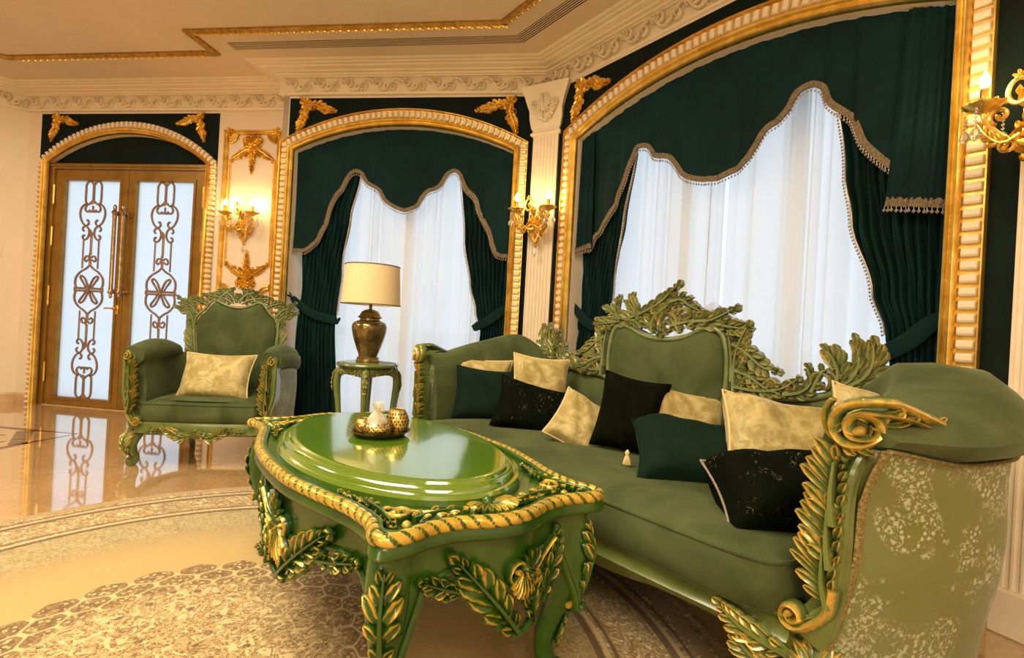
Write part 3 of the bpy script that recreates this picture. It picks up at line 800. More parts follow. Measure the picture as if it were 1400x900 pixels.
drape(FC, [(.0, .03), (.89, .035), (1.18, .09), (2.2, .09)], [(0, .46), (.9, .36), (1.105, .362), (1.25, .391), (1.74, .464), (2.2, .53)], 2.2, 1,
      'dark teal velvet drape at the left side of the wide window, tied back', 1.10)
drape(FC, [(0, 1.92), (.90, 1.97), (1.04, 1.945), (1.22, 1.887), (1.55, 1.80), (1.76, 1.766), (2.2, 1.71)], [(0, 2.14), (.95, 2.14), (2.2, 2.13)], 2.16, -1,
      'dark teal velvet drape at the right side of the wide window, tied back', 1.04, 8)

def sheer(fr, u0, u1, zt, label, seed):
    root = fthing(fr, 'sheer_curtain', label, 'curtain', (u0+u1)/2, 0, 0, 'white sheer curtains')
    rnd = random.Random(seed); c = (u0+u1)/2; nu = int((u1-u0)*170)
    ph = [0]
    for i in range(nu): ph.append(ph[-1] + (u1-u0)/nu*2*pi/(.150 + .07*sin(i*.09+seed) + .03*sin(i*.23)))
    def f(u, v):
        i = int(round(u*nu)); amp = .026 + .012*sin(u*17+seed)
        return (lerp(u0, u1, u)-c + .006*sin(ph[i]*2+v), .205 + amp*sin(ph[i] + .35*sin(v*2+u*6)), lerp(.015, zt, v))
    MB().sheet(f, nu, 10).build('voile', 'voile', root, 180)
sheer(FB, .06, .985, 2.42, 'white sheer curtain in the narrower window, left half behind the lamp', 1)
sheer(FB, .975, 1.885, 2.42, 'white sheer curtain in the narrower window, right half', 2)
sheer(FC, .085, 1.13, 2.42, 'white sheer curtain in the wide window, left half behind the crest of the sofa', 3)
sheer(FC, 1.12, 2.155, 2.42, 'white sheer curtain in the wide window, right half', 4)

# ------------------------------------------------ the double door
dr = struct('door_1', MB().plate([(.046, 0), (.046, 2.315), (1.764, 2.315), (1.764, 0), (1.70, 0), (1.70, 2.262), (.11, 2.262), (.11, 0)], y0=.02, y1=.11)
            .box(.046, 1.764, .01, .03, 2.285, 2.30), 'door_gold', FA, 30)
MB().box(.046, 1.764, .02, .11, -.001, .006).build('threshold', 'skirting_stone', dr, 0)
HZ = 1.121
def grille():
    g = MB(); T = lambda pts, r=.0075, lp=False: g.tube([(a, 0, b) for a, b in pts], r*1.3, 6, (0, 1, 0), 1, True, lp)
    for s in (1, -1):                                        # upper and lower half
        for x in (1, -1):
            P = lambda L: [(x*a, s*b) for a, b in L]
            T([(q.x, q.y) for q in spline(P([(.006, 1.00), (.03, 1.028), (.06, 1.028), (.082, .995), (.084, .93), (.084, .87), (.078, .83), (.05, .812), (.02, .835), (.004, .85)]), 5)])
            T([(q.x, q.y) for q in spline(P([(.03, .76), (.05, .742), (.075, .75), (.082, .78), (.06, .815), (.095, .808), (.125, .775), (.136, .72), (.12, .66), (.09, .62), (.06, .61), (.038, .63), (.045, .66), (.06, .66)]), 5)])
            T([(q.x, q.y) for q in spline(P([(.085, .555), (.10, .575), (.085, .60), (.055, .60), (.032, .57), (.028, .53), (.045, .49), (.075, .475), (.095, .49), (.09, .515), (.075, .515)]), 5)])
            T(P([(.083, .485), (.084, .20)]), .006)
            T([(q.x, q.y) for q in spline(P([(.02, .285), (.045, .268), (.06, .285), (.05, .315), (.025, .318), (.006, .30)]), 5)], .007)
            T([(q.x, q.y) for q in spline(P([(.0, .235), (.04, .20), (.10, .165), (.145, .11), (.150, .05), (.135, .012)]), 5)], .008)
            T([(q.x, q.y) for q in spline(P([(.07, .075), (.095, .11), (.085, .13), (.05, .11), (.025, .065), (.006, .02)]), 5)], .008)
            T([(q.x, q.y) for q in spline(P([(.07, .075), (.045, .04), (.03, .01)]), 5)], .007)
        T([(0, s*1.03), (0, s*.82)], .009); T([(0, s*.80), (0, s*.745)], .007); T([(-.03, s*.745), (.03, s*.745)], .009)
        T([(0, s*.53), (0, s*.33)], .008); T([(0, s*.29), (0, s*.22)], .009)
        for z_, w_, h_ in ((.53, .026, .03), (.30, .024, .03), (.822, .02, .018), (1.02, .018, .014)):
            g.add([(-w_, -.004, s*z_), (0, -.016, s*(z_-h_)), (w_, -.004, s*z_), (0, -.016, s*(z_+h_*1.6)), (0, .008, s*z_)], [(0, 1, 3), (1, 2, 3), (0, 3, 4), (2, 3, 4), (0, 1, 4), (1, 2, 4)])
    T([(-.15, .012), (.15, .012)], .008); T([(-.15, -.012), (.15, -.012)], .008)
    for k in range(6): a = pi/6+k*pi/3; g.tube([(0, -.01, 0), (.03*cos(a), -.012, .03*sin(a))], .009, 6)
    for x in (-.15, .15): g.tube([(x, -.002, -.022), (x, -.002, .022)], .010, 6)
    return g
g0 = None
for k, (a, b, g1, g2) in enumerate(((.112, .904, .226, .82), (.908, 1.698, .991, 1.588))):
    lf = MB(); lf.plate(rect(a, b, .008, 2.256), [rect(g1, g2, .086, 2.158)], .035, .085); lf.plate(rect(g1-.022, g2+.022, .064, 2.18), [rect(g1, g2, .086, 2.158)], .026, .036)
    leaf = lf.build('door_leaf', 'door_gold', dr, 30)
    MB().box(g1-.005, g2+.005, .062, .068, .08, 2.165).build('pane', 'frosted_glass', leaf, 0)
    if g0 is None: q = g0 = grille().build('iron_grille', 'door_iron', leaf, 60)
    else: q = g0.copy(); COL.objects.link(q); q.parent = leaf
    q.location = ((g1+g2)/2, .048, HZ)
    hx = .868 if k == 0 else .952
    h = MB(); h.lathe([(.002, 1.045), (.009, 1.052), (.014, 1.07), (.010, 1.082), (.019, 1.09), (.026, 1.105), (.017, 1.12), (.019, 1.14), (.0165, 1.15), (.0165, 1.79), (.019, 1.80), (.017, 1.82), (.028, 1.84), (.020, 1.855), (.012, 1.868), (.017, 1.885), (.012, 1.905), (.003, 1.915)], 14, (hx, -.055, 0))
    for z_ in (1.112, 1.835):
        h.tube([(hx, -.055, z_), (hx, .03, z_)], .010, 8); h.tube([(hx, -.03, z_), (hx, -.02, z_)], .020, 10)
        h.tube([(hx, .022, z_), (hx, .036, z_)], .027, 12)
    h.build('pull_handle', 'antique_brass', leaf)
    if k == 0: MB().box(.845, .875, .022, .036, .90, .99, c=.004).tube([(.86, .02, .955), (.86, -.03, .955), (.80, -.035, .955), (.785, -.03, .95)], .008, 8).tube([(.86, .0, .955), (.86, -.012, .955)], .016, 12).build('lever_handle', 'gold', leaf)
    ex = a if k == 0 else b
    for z_ in (.32, 1.05, 1.62, 2.02): MB().tube([(ex, .022, z_-.09), (ex, .022, z_+.09)], .009, 8).lathe([(.004, -.105), (.009, -.09), (.004, -.085)], 8, (ex, .022, z_)).build('hinge', 'gold', leaf)

# ------------------------------------------------ wall panel behind the first sconce
wp_ = fthing(FA, 'wall_panel', 'cream wall panel with gilt mouldings between the door and the left window', 'panel', 2.185, 0, 0)
def mould(pts, w, t, name, mat='gold', loop=True):
    mb = MB(); P = [V((p[0], 0, p[1])) for p in pts]; rs = []; n = len(P)
    for i in range(n):
        a = P[i-1] if (loop or i) else P[i]; b = P[(i+1) % n] if (loop or i < n-1) else P[i]
        d0 = (P[i]-a); d1 = (b-P[i]); d0 = d0.normalized() if d0.length > 1e-6 else d1.normalized(); d1 = d1.normalized() if d1.length > 1e-6 else d0
        n0 = V((-d0.z, 0, d0.x)); n1 = V((-d1.z, 0, d1.x)); m_ = (n0+n1).normalized(); k = w/2/max(.3, m_.dot(n0))
        rs.append([P[i]+m_*k, P[i]+m_*k*.8+V((0, -t*.7, 0)), P[i]+m_*k*.3+V((0, -t, 0)), P[i]-m_*k*.2+V((0, -t*.55, 0)), P[i]-m_*k*.7+V((0, -t*.7, 0)), P[i]-m_*k])
    mb.rings(rs, False if False else True, not loop, loop); return mb.build(name, mat, wp_, 40)
mould([(-.262, .12), (-.262, 2.60)], .045, .028, 'side_moulding', 'gold', False)
mould([(.252, .12), (.252, 2.60)], .035, .028, 'side_moulding', 'gold', False)
mould([(-.225, 2.60), (.225, 2.60)], .046, .03, 'top_moulding', 'gold', False)
mould([(-.215, 1.40), (-.215, 2.35)], .016, .014, 'inner_moulding', 'gold', False)
mould([(.215, 1.40), (.215, 2.35)], .016, .014, 'inner_moulding', 'gold', False)
for sx in (-1, 1):
    mb = MB(); cc = (sx*.225, 2.585)
    for k, r_ in enumerate((.085, .062, .04)):
        mb.tube([(cc[0] + -sx*r_*cos(a)*.9, -.016, cc[1]-r_*sin(a)*.9-.0) for a in [pi/2*j/8 for j in range(9)]], .011, 7, (0, 1, 0))
    mp = shift(flatmap, cc[0], cc[1], 1, 0, sx); flower(mb, mp, (.01, .01), .05, .028, 6, 1); mb.build('corner_scroll', 'gold', wp_)
    mb = MB()
    for k, r_ in enumerate((.10, .075)): mb.tube([(sx*.235 - sx*r_*cos(a), -.016, 1.13+r_*sin(a)) for a in [pi/2*j/8 for j in range(9)]], .014, 7, (0, 1, 0))
    mb.build('corner_scroll', 'gold', wp_)
def spray(z, up, name):
    mb = MB(); mp0 = shift(flatmap, 0, z, 1, 0, 1); s = 1 if up else -1
    mpv = (lambda a, b, h: mp0(a, b*s, h))
    for sx in (-1, 1):
        mp = mirror(mpv) if sx < 0 else mpv
        frond(mb, mp, [(.04, -.07), (.10, -.10), (.15, -.135), (.205, -.165)], .040, 9, 0, .9, .9, .018, 0, .007, 1, 1.2)
        scroll(mb, mp, (.055, -.03), .035, .006, 2.5, -1.2, .009, .005, .02, 0, 1)
        scroll(mb, mp, (.045, -.12), .03, .006, -1, 1.2, .008, .005, .02, 0, 1)
        frond(mb, mp, [(.02, 0), (.06, .02), (.085, .0)], .035, 5, 0, .9, .8, .018, 0, .006, 1)
        flower(mb, mp, (.12, -.135), .028, .018, 5, 1); flower(mb, mp, (.20, -.175), .024, .016, 5, 1)
    shell(mb, mpv, (0, -.03), .075, pi*.2, pi*.8, 7, .022, 1)
    for zz, r_ in ((-.12, .042), (-.17, .036), (-.215, .028), (-.25, .02)): flower(mb, mpv, (0, zz), r_, .024, 6, 1)
    finger(mb, mpv, (0, -.25), -pi/2, .05, .012, 0, .02, 0, 1)
    flower(mb, mpv, (0, -.06), .055, .034, 7, 1); flower(mb, mpv, (.055, .0), .042, .028, 6, 1); flower(mb, mpv, (-.055, .0), .042, .028, 6, 1); flower(mb, mpv, (0, .03), .04, .026, 6, 1)
    for a in (-.045, .045): flower(mb, mpv, (a, -.085), .038, .026, 6, 1)
    mb.build(name, 'gold', wp_)
spray(2.52, True, 'upper_spray'); spray(1.245, False, 'lower_spray')

# ------------------------------------------------ sconces
def sconce(fr, u, w, z, label, lit_w=1.0):
    """z = height of the candle cups"""
    root = fthing(fr, 'sconce', label, 'sconce', u, w, z, 'crystal sconces')
    b = MB(); mp = lambda a, b_, h: (a, -.012-h, b_)
    for s in (-1, 1):
        m_ = mp if s > 0 else mirror(mp)
        frond(b, m_, [(.0, -.23), (.03, -.17), (.045, -.10), (.03, -.03), (.05, .02)], .045, 8, 0, .8, 1.0, .022, 0, .010, 1, 1.1)
        scroll(b, m_, (.05, -.10), .032, .006, -2.0, 1.2, .010, .006, .022, 0, 1)
        scroll(b, m_, (.035, .02), .028, .006, 1, -1.2, .009, .005, .02, 0, 1)
    flower(b, mp, (0, -.09), .055, .035, 8, 1); b.lathe([(.002, -.27), (.014, -.255), (.008, -.24), (.02, -.225), (.012, -.21)], 10, (0, -.02, 0))
    b.tube([(0, .0, -.09), (0, -.02, -.09)], .04, 12)
    b.build('back_plate', 'gold', root)
    # small oval cartouche standing on the left arm
    ov = MB(); cx_, cz_ = -.055, .045
    ov.tube([(cx_+.030*cos(2*pi*k/20), -.05, cz_+.042*sin(2*pi*k/20)) for k in range(20)], .008, 6, (0, 1, 0), 1, False, True)
    flower(ov, shift(lambda a, b_, h: (a, -.05-h, b_), cx_, cz_+.05, 1), (0, 0), .018, .012, 5, 1); ov.lathe([(.001, -.02), (.012, 0), (.001, .02)], 8, (cx_, -.05, cz_)); ov.build('cartouche', 'gold', root)
    for s in (-1, 1):
        a = MB(); P = spline([(0, -.02, -.12), (s*.04, -.07, -.14), (s*.09, -.10, -.10), (s*.125, -.105, -.045), (s*.13, -.10, -.01)], 6)
        a.tube(P, lambda t: .010-.003*t, 8)
        am = lambda q, b_, h, s=s: (s*q, -.10 - h*.8, b_)
        scroll(a, am, (.085, -.045), .03, .005, -1.2, 1.2, .008, .004, .016, 0, 1); scroll(a, am, (.06, -.15), .026, .005, 1.5, -1.2, .007, .004, .014, 0, 1)
        frond(a, am, [(.03, -.12), (.07, -.14), (.11, -.11), (.14, -.06)], .03, 6, 0, .9, .9, .014, 0, .005, 1)
        arm = a.build('arm', 'gold', root)
        cup = MB(); cup.lathe([(.008, -.028), (.014, -.02), (.030, -.012), (.050, .000), (.056, .008), (.052, .009), (.03, .000), (.016, .002), (.014, .022), (.016, .03)], 16, (s*.13, -.10, 0))
        for k in range(10): c_ = 2*pi*k/10; finger(cup, lambda q, b_, h, c_=c_: (s*.13 + (.03+q)*cos(c_) - b_*sin(c_), -.10 + (.03+q)*sin(c_) + b_*cos(c_), .002 + h*1.2 - .0), (0, 0), 0, .032, .008, 0, .008, 0, 1, 3)
        cup.build('candle_cup', 'gold', root)
        MB().lathe([(.012, .02), (.012, .062), (.009, .066)], 12, (s*.13, -.10, 0)).build('candle_sleeve', 'gold', root)
        MB().lathe([(.006, .064), (.013, .076), (.0155, .088), (.012, .103), (.005, .118), (.0015, .126)], 12, (s*.13, -.10, 0)).build('bulb', 'bulb', root)
        # crystal chains
        for (dx, dy, n_) in ((s*.0, -.055, 5), (s*.05, 0, 4), (-s*.05, .01, 6)):
            ch = MB(); zz = -.012
            for k in range(n_): ch.lathe([(.001, zz-.013), (.0055, zz-.007), (.001, zz)], 6, (s*.13+dx, -.10+dy, 0)); zz -= .0135
            ch.lathe([(.001, zz-.050), (.010, zz-.043), (.0165, zz-.028), (.012, zz-.012), (.003, zz-.002)], 8, (s*.13+dx, -.10+dy, 0), 0, .5)
            ch.build('crystal_drop', 'crystal', root, 0)
    ch = MB(); ch.lathe([(.001, -.335), (.012, -.325), (.018, -.31), (.01, -.29), (.002, -.27)], 8, (0, -.03, 0), 0, .5); ch.build('crystal_drop', 'crystal', root, 0)
    return root
sconce(FA, 2.15, .0, 1.855, 'lit gilt two-candle sconce with crystals on the cream panel beside the door')
sconce(Fr(.155, 3.80, 30.5), .0, .015, 1.845, 'lit gilt two-candle sconce with crystals on the fluted pilaster between the windows')
sconce(Fr(*(FC.p(2.435, .09)).xy, 62), .0, .02, 1.82, 'lit gilt sconce with crystal drops cut by the right edge of the view')
# light switch plates on the left wall
FLr = Fr(c0.x, c0.y, -37)
sw = fthing(FLr, 'light_switch', 'small cream double light switch on the left wall beside the door', 'switch', -.20, 0, 1.435)
MB().box(-.06, .06, -.008, 0, -.042, .042, c=.003).build('switch_plate', 'cream_paint', sw, 30)
for k in (-.03, .03): MB().box(k-.02, k+.02, -.013, -.006, -.028, .028, c=.003).build('rocker', 'cream_paint', sw, 30)

# ------------------------------------------------ outdoors
gp = MB().box(-60, 60, 5.6, 90, -.5, -.3); o = gp.build('terrace_ground', 'ground_pale', None, 0); o['kind'] = 'structure'
def house(x, y, w, d, h, label):
    r = empty('house', label, 'house', (x, y, -.3), radians(-20))
    MB().box(-w/2, w/2, 0, d, 0, h).build('house_wall', 'far_wall', r, 0)
    MB().add([(-w/2-.3, -.4, h), (w/2+.3, -.4, h), (w/2+.3, d+.4, h), (-w/2-.3, d+.4, h), (-w/2+.6, d/2, h+.7), (w/2-.6, d/2, h+.7)], [(0, 1, 5, 4), (2, 3, 4, 5), (1, 2, 5), (3, 0, 4), (3, 2, 1, 0)]).build('roof', 'red_tile', r, 0)
house(9.0, 23, 1.3, 2, 2.35, 'pale house with a red tiled roof seen faintly through the wide sheer curtain')

# ------------------------------------------------ rug and floor inlay
rug = fthing(FC, 'round_rug', 'round beige and brown patterned rug with a medallion under the green coffee table', 'rug', RUG[0], RUG[1])
def disc(r, z0, z1, seg=96):
    rs = [[(q*cos(2*pi*j/seg), q*sin(2*pi*j/seg), z) for j in range(seg)] for q, z in ((r, z0), (r, z1-.002), (r-.004, z1))]; return MB().rings(rs)
disc(RUG[2], .0005, .009).build('rug_field', 'rug_wool', rug, 40)
fr_ = MB(); rnd = random.Random(3)
for k in range(1100):
    a = radians(-10 + 130*k/1100 + rnd.random()*.1); r0 = RUG[2]-.003; L = .055+.03*rnd.random(); d = a + (rnd.random()-.5)*1.1
    p = V((r0*cos(a), r0*sin(a), .006)); q = p + V((cos(d)*L*.5, sin(d)*L*.5, .004*rnd.random())); e = p + V((cos(d+.3)*L, sin(d+.3)*L, -.0045)); s_ = V((-sin(a), cos(a), 0))*.0016
    fr_.add([p-s_, p+s_, q+s_, q-s_, e+s_*.4, e-s_*.4], [(0, 1, 2, 3), (3, 2, 4, 5)])
o = fr_.build('fringe', 'fringe_wool', rug, 0); o['kind'] = 'stuff'
def inlay(pts, z=.0012):
    w = [FA.p(u, w_) for u, w_ in pts]
    MB().plate([(p.x, p.y) for p in w], y0=.0, y1=z, ax='z').build('marble_inlay', 'inlay_brown', fl, 0)
inlay([(-3.0, .84), (1.475, .84), (1.10, .885), (-3.0, .885)]); inlay([(1.475, .84), (1.475, 5.0), (1.43, 5.0), (1.43, 1.23)])
inlay([(-3.0, 1.045), (1.10, 1.045), (1.12, 1.06), (-3.0, 1.06)]); inlay([(1.285, 1.20), (1.30, 1.19), (1.30, 5), (1.285, 5)])
for a, b in ((.0, .22), (.27, .42), (.47, .72), (.77, 1.0)):
    P0 = (1.09, .90); P1 = (1.44, 1.23); f = lambda t, e: (lerp(P0[0], P1[0], t) - e, lerp(P0[1], P1[1], t) + e)
    inlay([f(a, -.035), f(b, -.035), f(b, .035), f(a, .035)])

# ------------------------------------------------ coffee table
LEAF[:] = [.72, 1.15, 1.25]
TB = fthing(FC, 'coffee_table', 'green and gilt carved coffee table with an oval top in front of the sofa', 'table', 1.125, 1.77, .007)
Q = [(0, .397), (.18, .389), (.33, .357), (.46, .323), (.57, .314), (.64, .334), (.672, .331), (.688, .309), (.685, .26), (.672, .2), (.675, .13), (.70, .06), (.71, 0)]
QI = [(0, .357), (.18, .349), (.33, .318), (.46, .283), (.57, .273), (.622, .288), (.640, .285), (.650, .272), (.647, .25), (.634, .195), (.637, .125), (.662, .06), (.672, 0)]
def full(Qq):
    L = list(Qq); L += [(x, -y) for x, y in Qq[-2::-1]]; L += [(-x, -y) for x, y in Qq[1:]]; L += [(-x, y) for x, y in Qq[-2:0:-1]]; return L
OUT = [V((p.x, p.y, 0)) for p in spline(full(Q), 5, True)]
INN = [V((p.x, p.y, 0)) for p in spline(full(QI), 5, True)]
def inset(P, d): return [p.lerp(q, d/.055) for p, q in zip(OUT, INN)]
TH = .54
prof = [(.045, -.056), (.022, -.056), (.010, -.052), (.004, -.044), (.007, -.036), (.010, -.028), (.014, -.022), (.038, -.014), (.040, -.002), (.044, .0), (.050, -.001), (.054, -.006), (.055, -.020)]
tm = MB(); rs = [[(p.x, p.y, TH+z) for p in inset(OUT, d)] for d, z in prof]
tm.rings(rs, True, False); n_ = len(OUT); last = rs[-1]
tm.add(last, [tuple(range(n_))]); tm.add(rs[0], [tuple(range(n_))[::-1]])
tm.build('table_rim', 'carved_table', TB, 50)
rp = MB(); R0 = inset(OUT, .022); Ls = 0; acc = []
for i, p in enumerate(R0): acc.append(Ls); Ls += (R0[(i+1) % n_]-p).length
dense = []
for i, p in enumerate(R0):
    q = R0[(i+1) % n_]
    for k in range(4): dense.append((p.lerp(q, k/4) + V((0, 0, TH-.012)), acc[i] + (q-p).length*k/4))
NG = int(Ls/.034)
def tw(i, th):
    s_ = (dense[i][1]/Ls*NG + th/(2*pi)*2.0) % 1; return .80 + .26*abs(sin(pi*s_))**.35
vs_ = len(rp.v); rp.tube([d[0] for d in dense], .0150, 12, (0, 0, 1), 1.0, False, True, g=lambda i, j: -.25 + 1.35*abs(sin(pi*((dense[i % len(dense)][1]/Ls*NG + j/12*2) % 1)))**.45, twist=tw)
rp.build('gadroon_rope', 'carved_table', TB, 60)
ov = MB(); seg = 80
def ell(a, b, z): return [(a*cos(2*pi*j/seg), b*sin(2*pi*j/seg), z) for j in range(seg)]
ov.rings([ell(.540+e, .318+e, TH+z) for e, z in ((.022, -.022), (.024, -.004), (.018, .004), (.008, .006), (.004, .016), (-.004, .022), (-.014, .024), (-.018, .030), (-.026, .033), (-.032, .0332), (-.09, .0332))], True, True)
ov.build('oval_top', 'table_paint', TB, 35)
# carving in the sunk field between oval and rim
for k, (sx, sy) in enumerate(((1, -1), (1, 1), (-1, -1), (-1, 1))):
    c = MB(); mp = lambda a, b, h, sx=sx, sy=sy: (a*sx, b*sy, TH-.018 + h*1.1)
    if True:
        scroll(c, mp, (.550, .222), .036, .005, 2.6, -1.25, .007, .004, .014, 0, .9, lead=[(.61, .06), (.60, .12), (.585, .17), (.565, .195)])
        frond(c, mp, [(.46, .262), (.52, .258), (.57, .262), (.62, .270)], .032, 7, 0, .8, .9, .012, 0, .005, 1)
        frond(c, mp, [(.612, .215), (.600, .17), (.602, .12), (.618, .075)], .034, 6, 0, .8, .9, .012, 0, .005, 1)
        flower(c, mp, (.45, .262), .020, .013, 6, .9); flower(c, mp, (.585, .185), .024, .013, 6, .9); blob(c, mp, (.610, .232), .012, .012, .8)
        frond(c, mp, [(.44, .266), (.40, .280), (.35, .290)], .014, 5, 0, .8, .9, .010, 0, .004, 1)
    c.build('corner_carving', 'carved_table', TB, 60)
for sx in (1, -1):
    c = MB(); mp = lambda a, b, h, sx=sx: (b*sx, a, TH-.020 + h*.9)
    shell(c, mp, (0, .580), .085, .18, pi-.18, 13, .020, .95)
    for s2 in (1, -1): scroll(c, (lambda a, b, h, s2=s2: mp(a*s2, b, h)), (.135, .600), .022, .005, 0, -1.2, .006, .004, .012, 0, .9, lead=[(.02, .590), (.06, .600), (.10, .612)])
    c.build('shell_carving', 'carved_table', TB, 60)
# apron following the outline, cut away between legs
ap = MB(); AP = inset(OUT, .050); AI = inset(OUT, .068)
def zb(p):
    ax, ay = abs(p.x), abs(p.y)
    if ay > .27: return interp([(0, .34), (.12, .355), (.28, .385), (.40, .405), (.50, .39), (.56, .33), (.60, .25), (.64, .22)], ax)
    return interp([(0, .36), (.06, .37), (.14, .41), (.20, .39), (.235, .31), (.26, .26)], ay)
rs = [[(p.x, p.y, z) for p, z in ((AP[i], TH-.052), (AP[i], zb(OUT[i])+.012), (inset_ if False else AP[i], zb(OUT[i])), (AI[i], zb(OUT[i])), (AI[i], TH-.052))] for i in range(n_)]
ap.rings(rs, True, False, True); ap.tube([(p.x, p.y, zb(OUT[i])+.004) for i, p in enumerate(inset(OUT, .047))], .009, 7, (0, 0, 1), 1, False, True)
ap.build('apron', 'carved_table', TB, 45)
def on_outline(side):
    """mapping onto the apron face: a along the side, b height"""
    P = inset(OUT, .046)
    if side in ('front', 'back'):
        s_ = -1 if side == 'front' else 1; T = sorted([(p.x, abs(p.y)) for p in P if p.y > .25])
        return lambda a, b, h: (a*(1 if s_ < 0 else -1), s_*(interp(T, a) + h), b)
    s_ = 1 if side == 'right' else -1; T = sorted([(p.y, abs(p.x)) for p in P if p.x > .58 and abs(p.y) < .27])
    return lambda a, b, h: (s_*(interp(T, a) + h), a*s_, b)
def cluster(mp_, w, name, sh=.05):
    c = MB(); mp = lambda a, b, h: mp_(a+sh*min(1, w), b+.035, h)
    # asymmetric cartouche: shell, leafy branch, loop scroll
    c.tube([mp(q.x, q.y, .006) for q in spline([(.24*w, .43), (.21*w, .36), (.14*w, .25), (.04*w, .205), (-.06*w, .23), (-.15*w, .285), (-.24*w, .36)], 6)], .010, 7, (0, 0, 1), g=.25)
    shell(c, mp, (.02*w, .365), .115*w, -pi*.78, -pi*.15, 9, .022, .95); shell(c, mp, (.06*w, .34), .10*w, pi*.05, pi*.75, 7, .02, .7)
    scroll(c, mp, (-.02*w, .355), .03, .006, 0, 1.3, .008, .005, .02, 0, .9, lead=[(.22*w, .40), (.14*w, .36), (.06*w, .33)])
    frond(c, mp, [(.0, .215), (-.07*w, .27), (-.15*w, .33), (-.25*w, .40)], .062, 9, 0, .75, .9, .018, 0, .007, .9)
    frond(c, mp, [(.16*w, .25), (.20*w, .32), (.235*w, .40)], .04, 7, 0, .7, .9, .016, 0, .006, .8)
    frond(c, mp, [(.10*w, .22), (.08*w, .27), (.10*w, .32)], .045, 5, 0, .7, .9, .02, 0, .006, 1)
    frond(c, mp, [(-.22*w, .33), (-.30*w, .35), (-.38*w, .375)], .035, 6, 0, .7, .9, .014, 0, .005, .9)
    scroll(c, mp, (-.28*w, .335), .022, .005, 1, 1.2, .006, .004, .014, 0, .6)
    c.build(name, 'carved_table', TB, 60)
cluster(mirror(on_outline('front')), .95, 'apron_carving', -.14); cluster(on_outline('back'), 1.1, 'apron_carving')
cluster(on_outline('right'), .62, 'apron_carving'); cluster(on_outline('left'), .62, 'apron_carving')
def cabriole(path, rad, seg=12, sq=1.0):
    m = MB(); P = spline(path, 6); R = [r for r in rad]; T = [(i/(len(R)-1), r) for i, r in enumerate(R)]
    m.tube(P, lambda t: interp(T, t), seg, (1, 0, .01), sq); return m, P
for sx in (1, -1):
    for sy in (1, -1):
        c = V((sx*(.565 if sx > 0 else .590), sy*.232, 0)); dg = V((sx*.80, sy*.60, 0)); pp = V((-dg.y, dg.x, 0)); F = lambda o_, z: c + dg*o_ + V((0, 0, z))
        m_, P = cabriole([F(-.0, .490), F(.040, .44), F(.065, .37), F(.050, .28), F(.018, .19), F(-.004, .11), F(.004, .055), F(.03, .026)], [.050, .052, .048, .040, .033, .028, .029, .027])
        m_.tube([F(.02, .03)+pp*k for k in (-.022, 0, .022)], .024, 10); m_.lathe([(.018, .010), (.035, .011), (.037, .016), (.030, .04)], 12, F(.012, 0)); 
        fm = lambda a, b, h: F(.03 + .008, 0)*0 + c + pp*(a) + V((0, 0, b)) + dg*(interp([(.02, .05), (.06, .034), (.11, .026), (.19, .050), (.28, .088), (.37, .108), (.44, .088), (.49, .05)], b) - abs(a)*.35*abs(a)/.05 + h)
        leg = m_.build('leg', 'carved_table', TB, 60)
        k_ = MB(); frond(k_, fm, [(0, .25), (0, .31), (0, .38), (0, .45)], .055, 7, 0, .55, -.5, .016, 0, .009, 1.0, 1.0)
        frond(k_, fm, [(0, .20), (0, .16), (0, .11)], .03, 5, 0, .6, .5, .010, 0, .006, .8)
        k_.build('acanthus_leaf', 'carved_table', leg, 60); k_ = MB()
        k_.tube([fm(a, .235, .010) for a in (-.045, -.03, 0, .03, .045)], .008, 6, g=.9); k_.build('leaf_band', 'carved_table', leg, 60); k_ = MB()
        for s2 in (1, -1): scroll(k_, (lambda a, b, h, s2=s2: F(.03+a, b) + pp*(s2*(.026+h*.6))), (.0, .030), .018, .004, 0, 1.2, .005, .003, .008, 0, .7)
        k_.build('foot_scroll', 'carved_table', leg, 60)

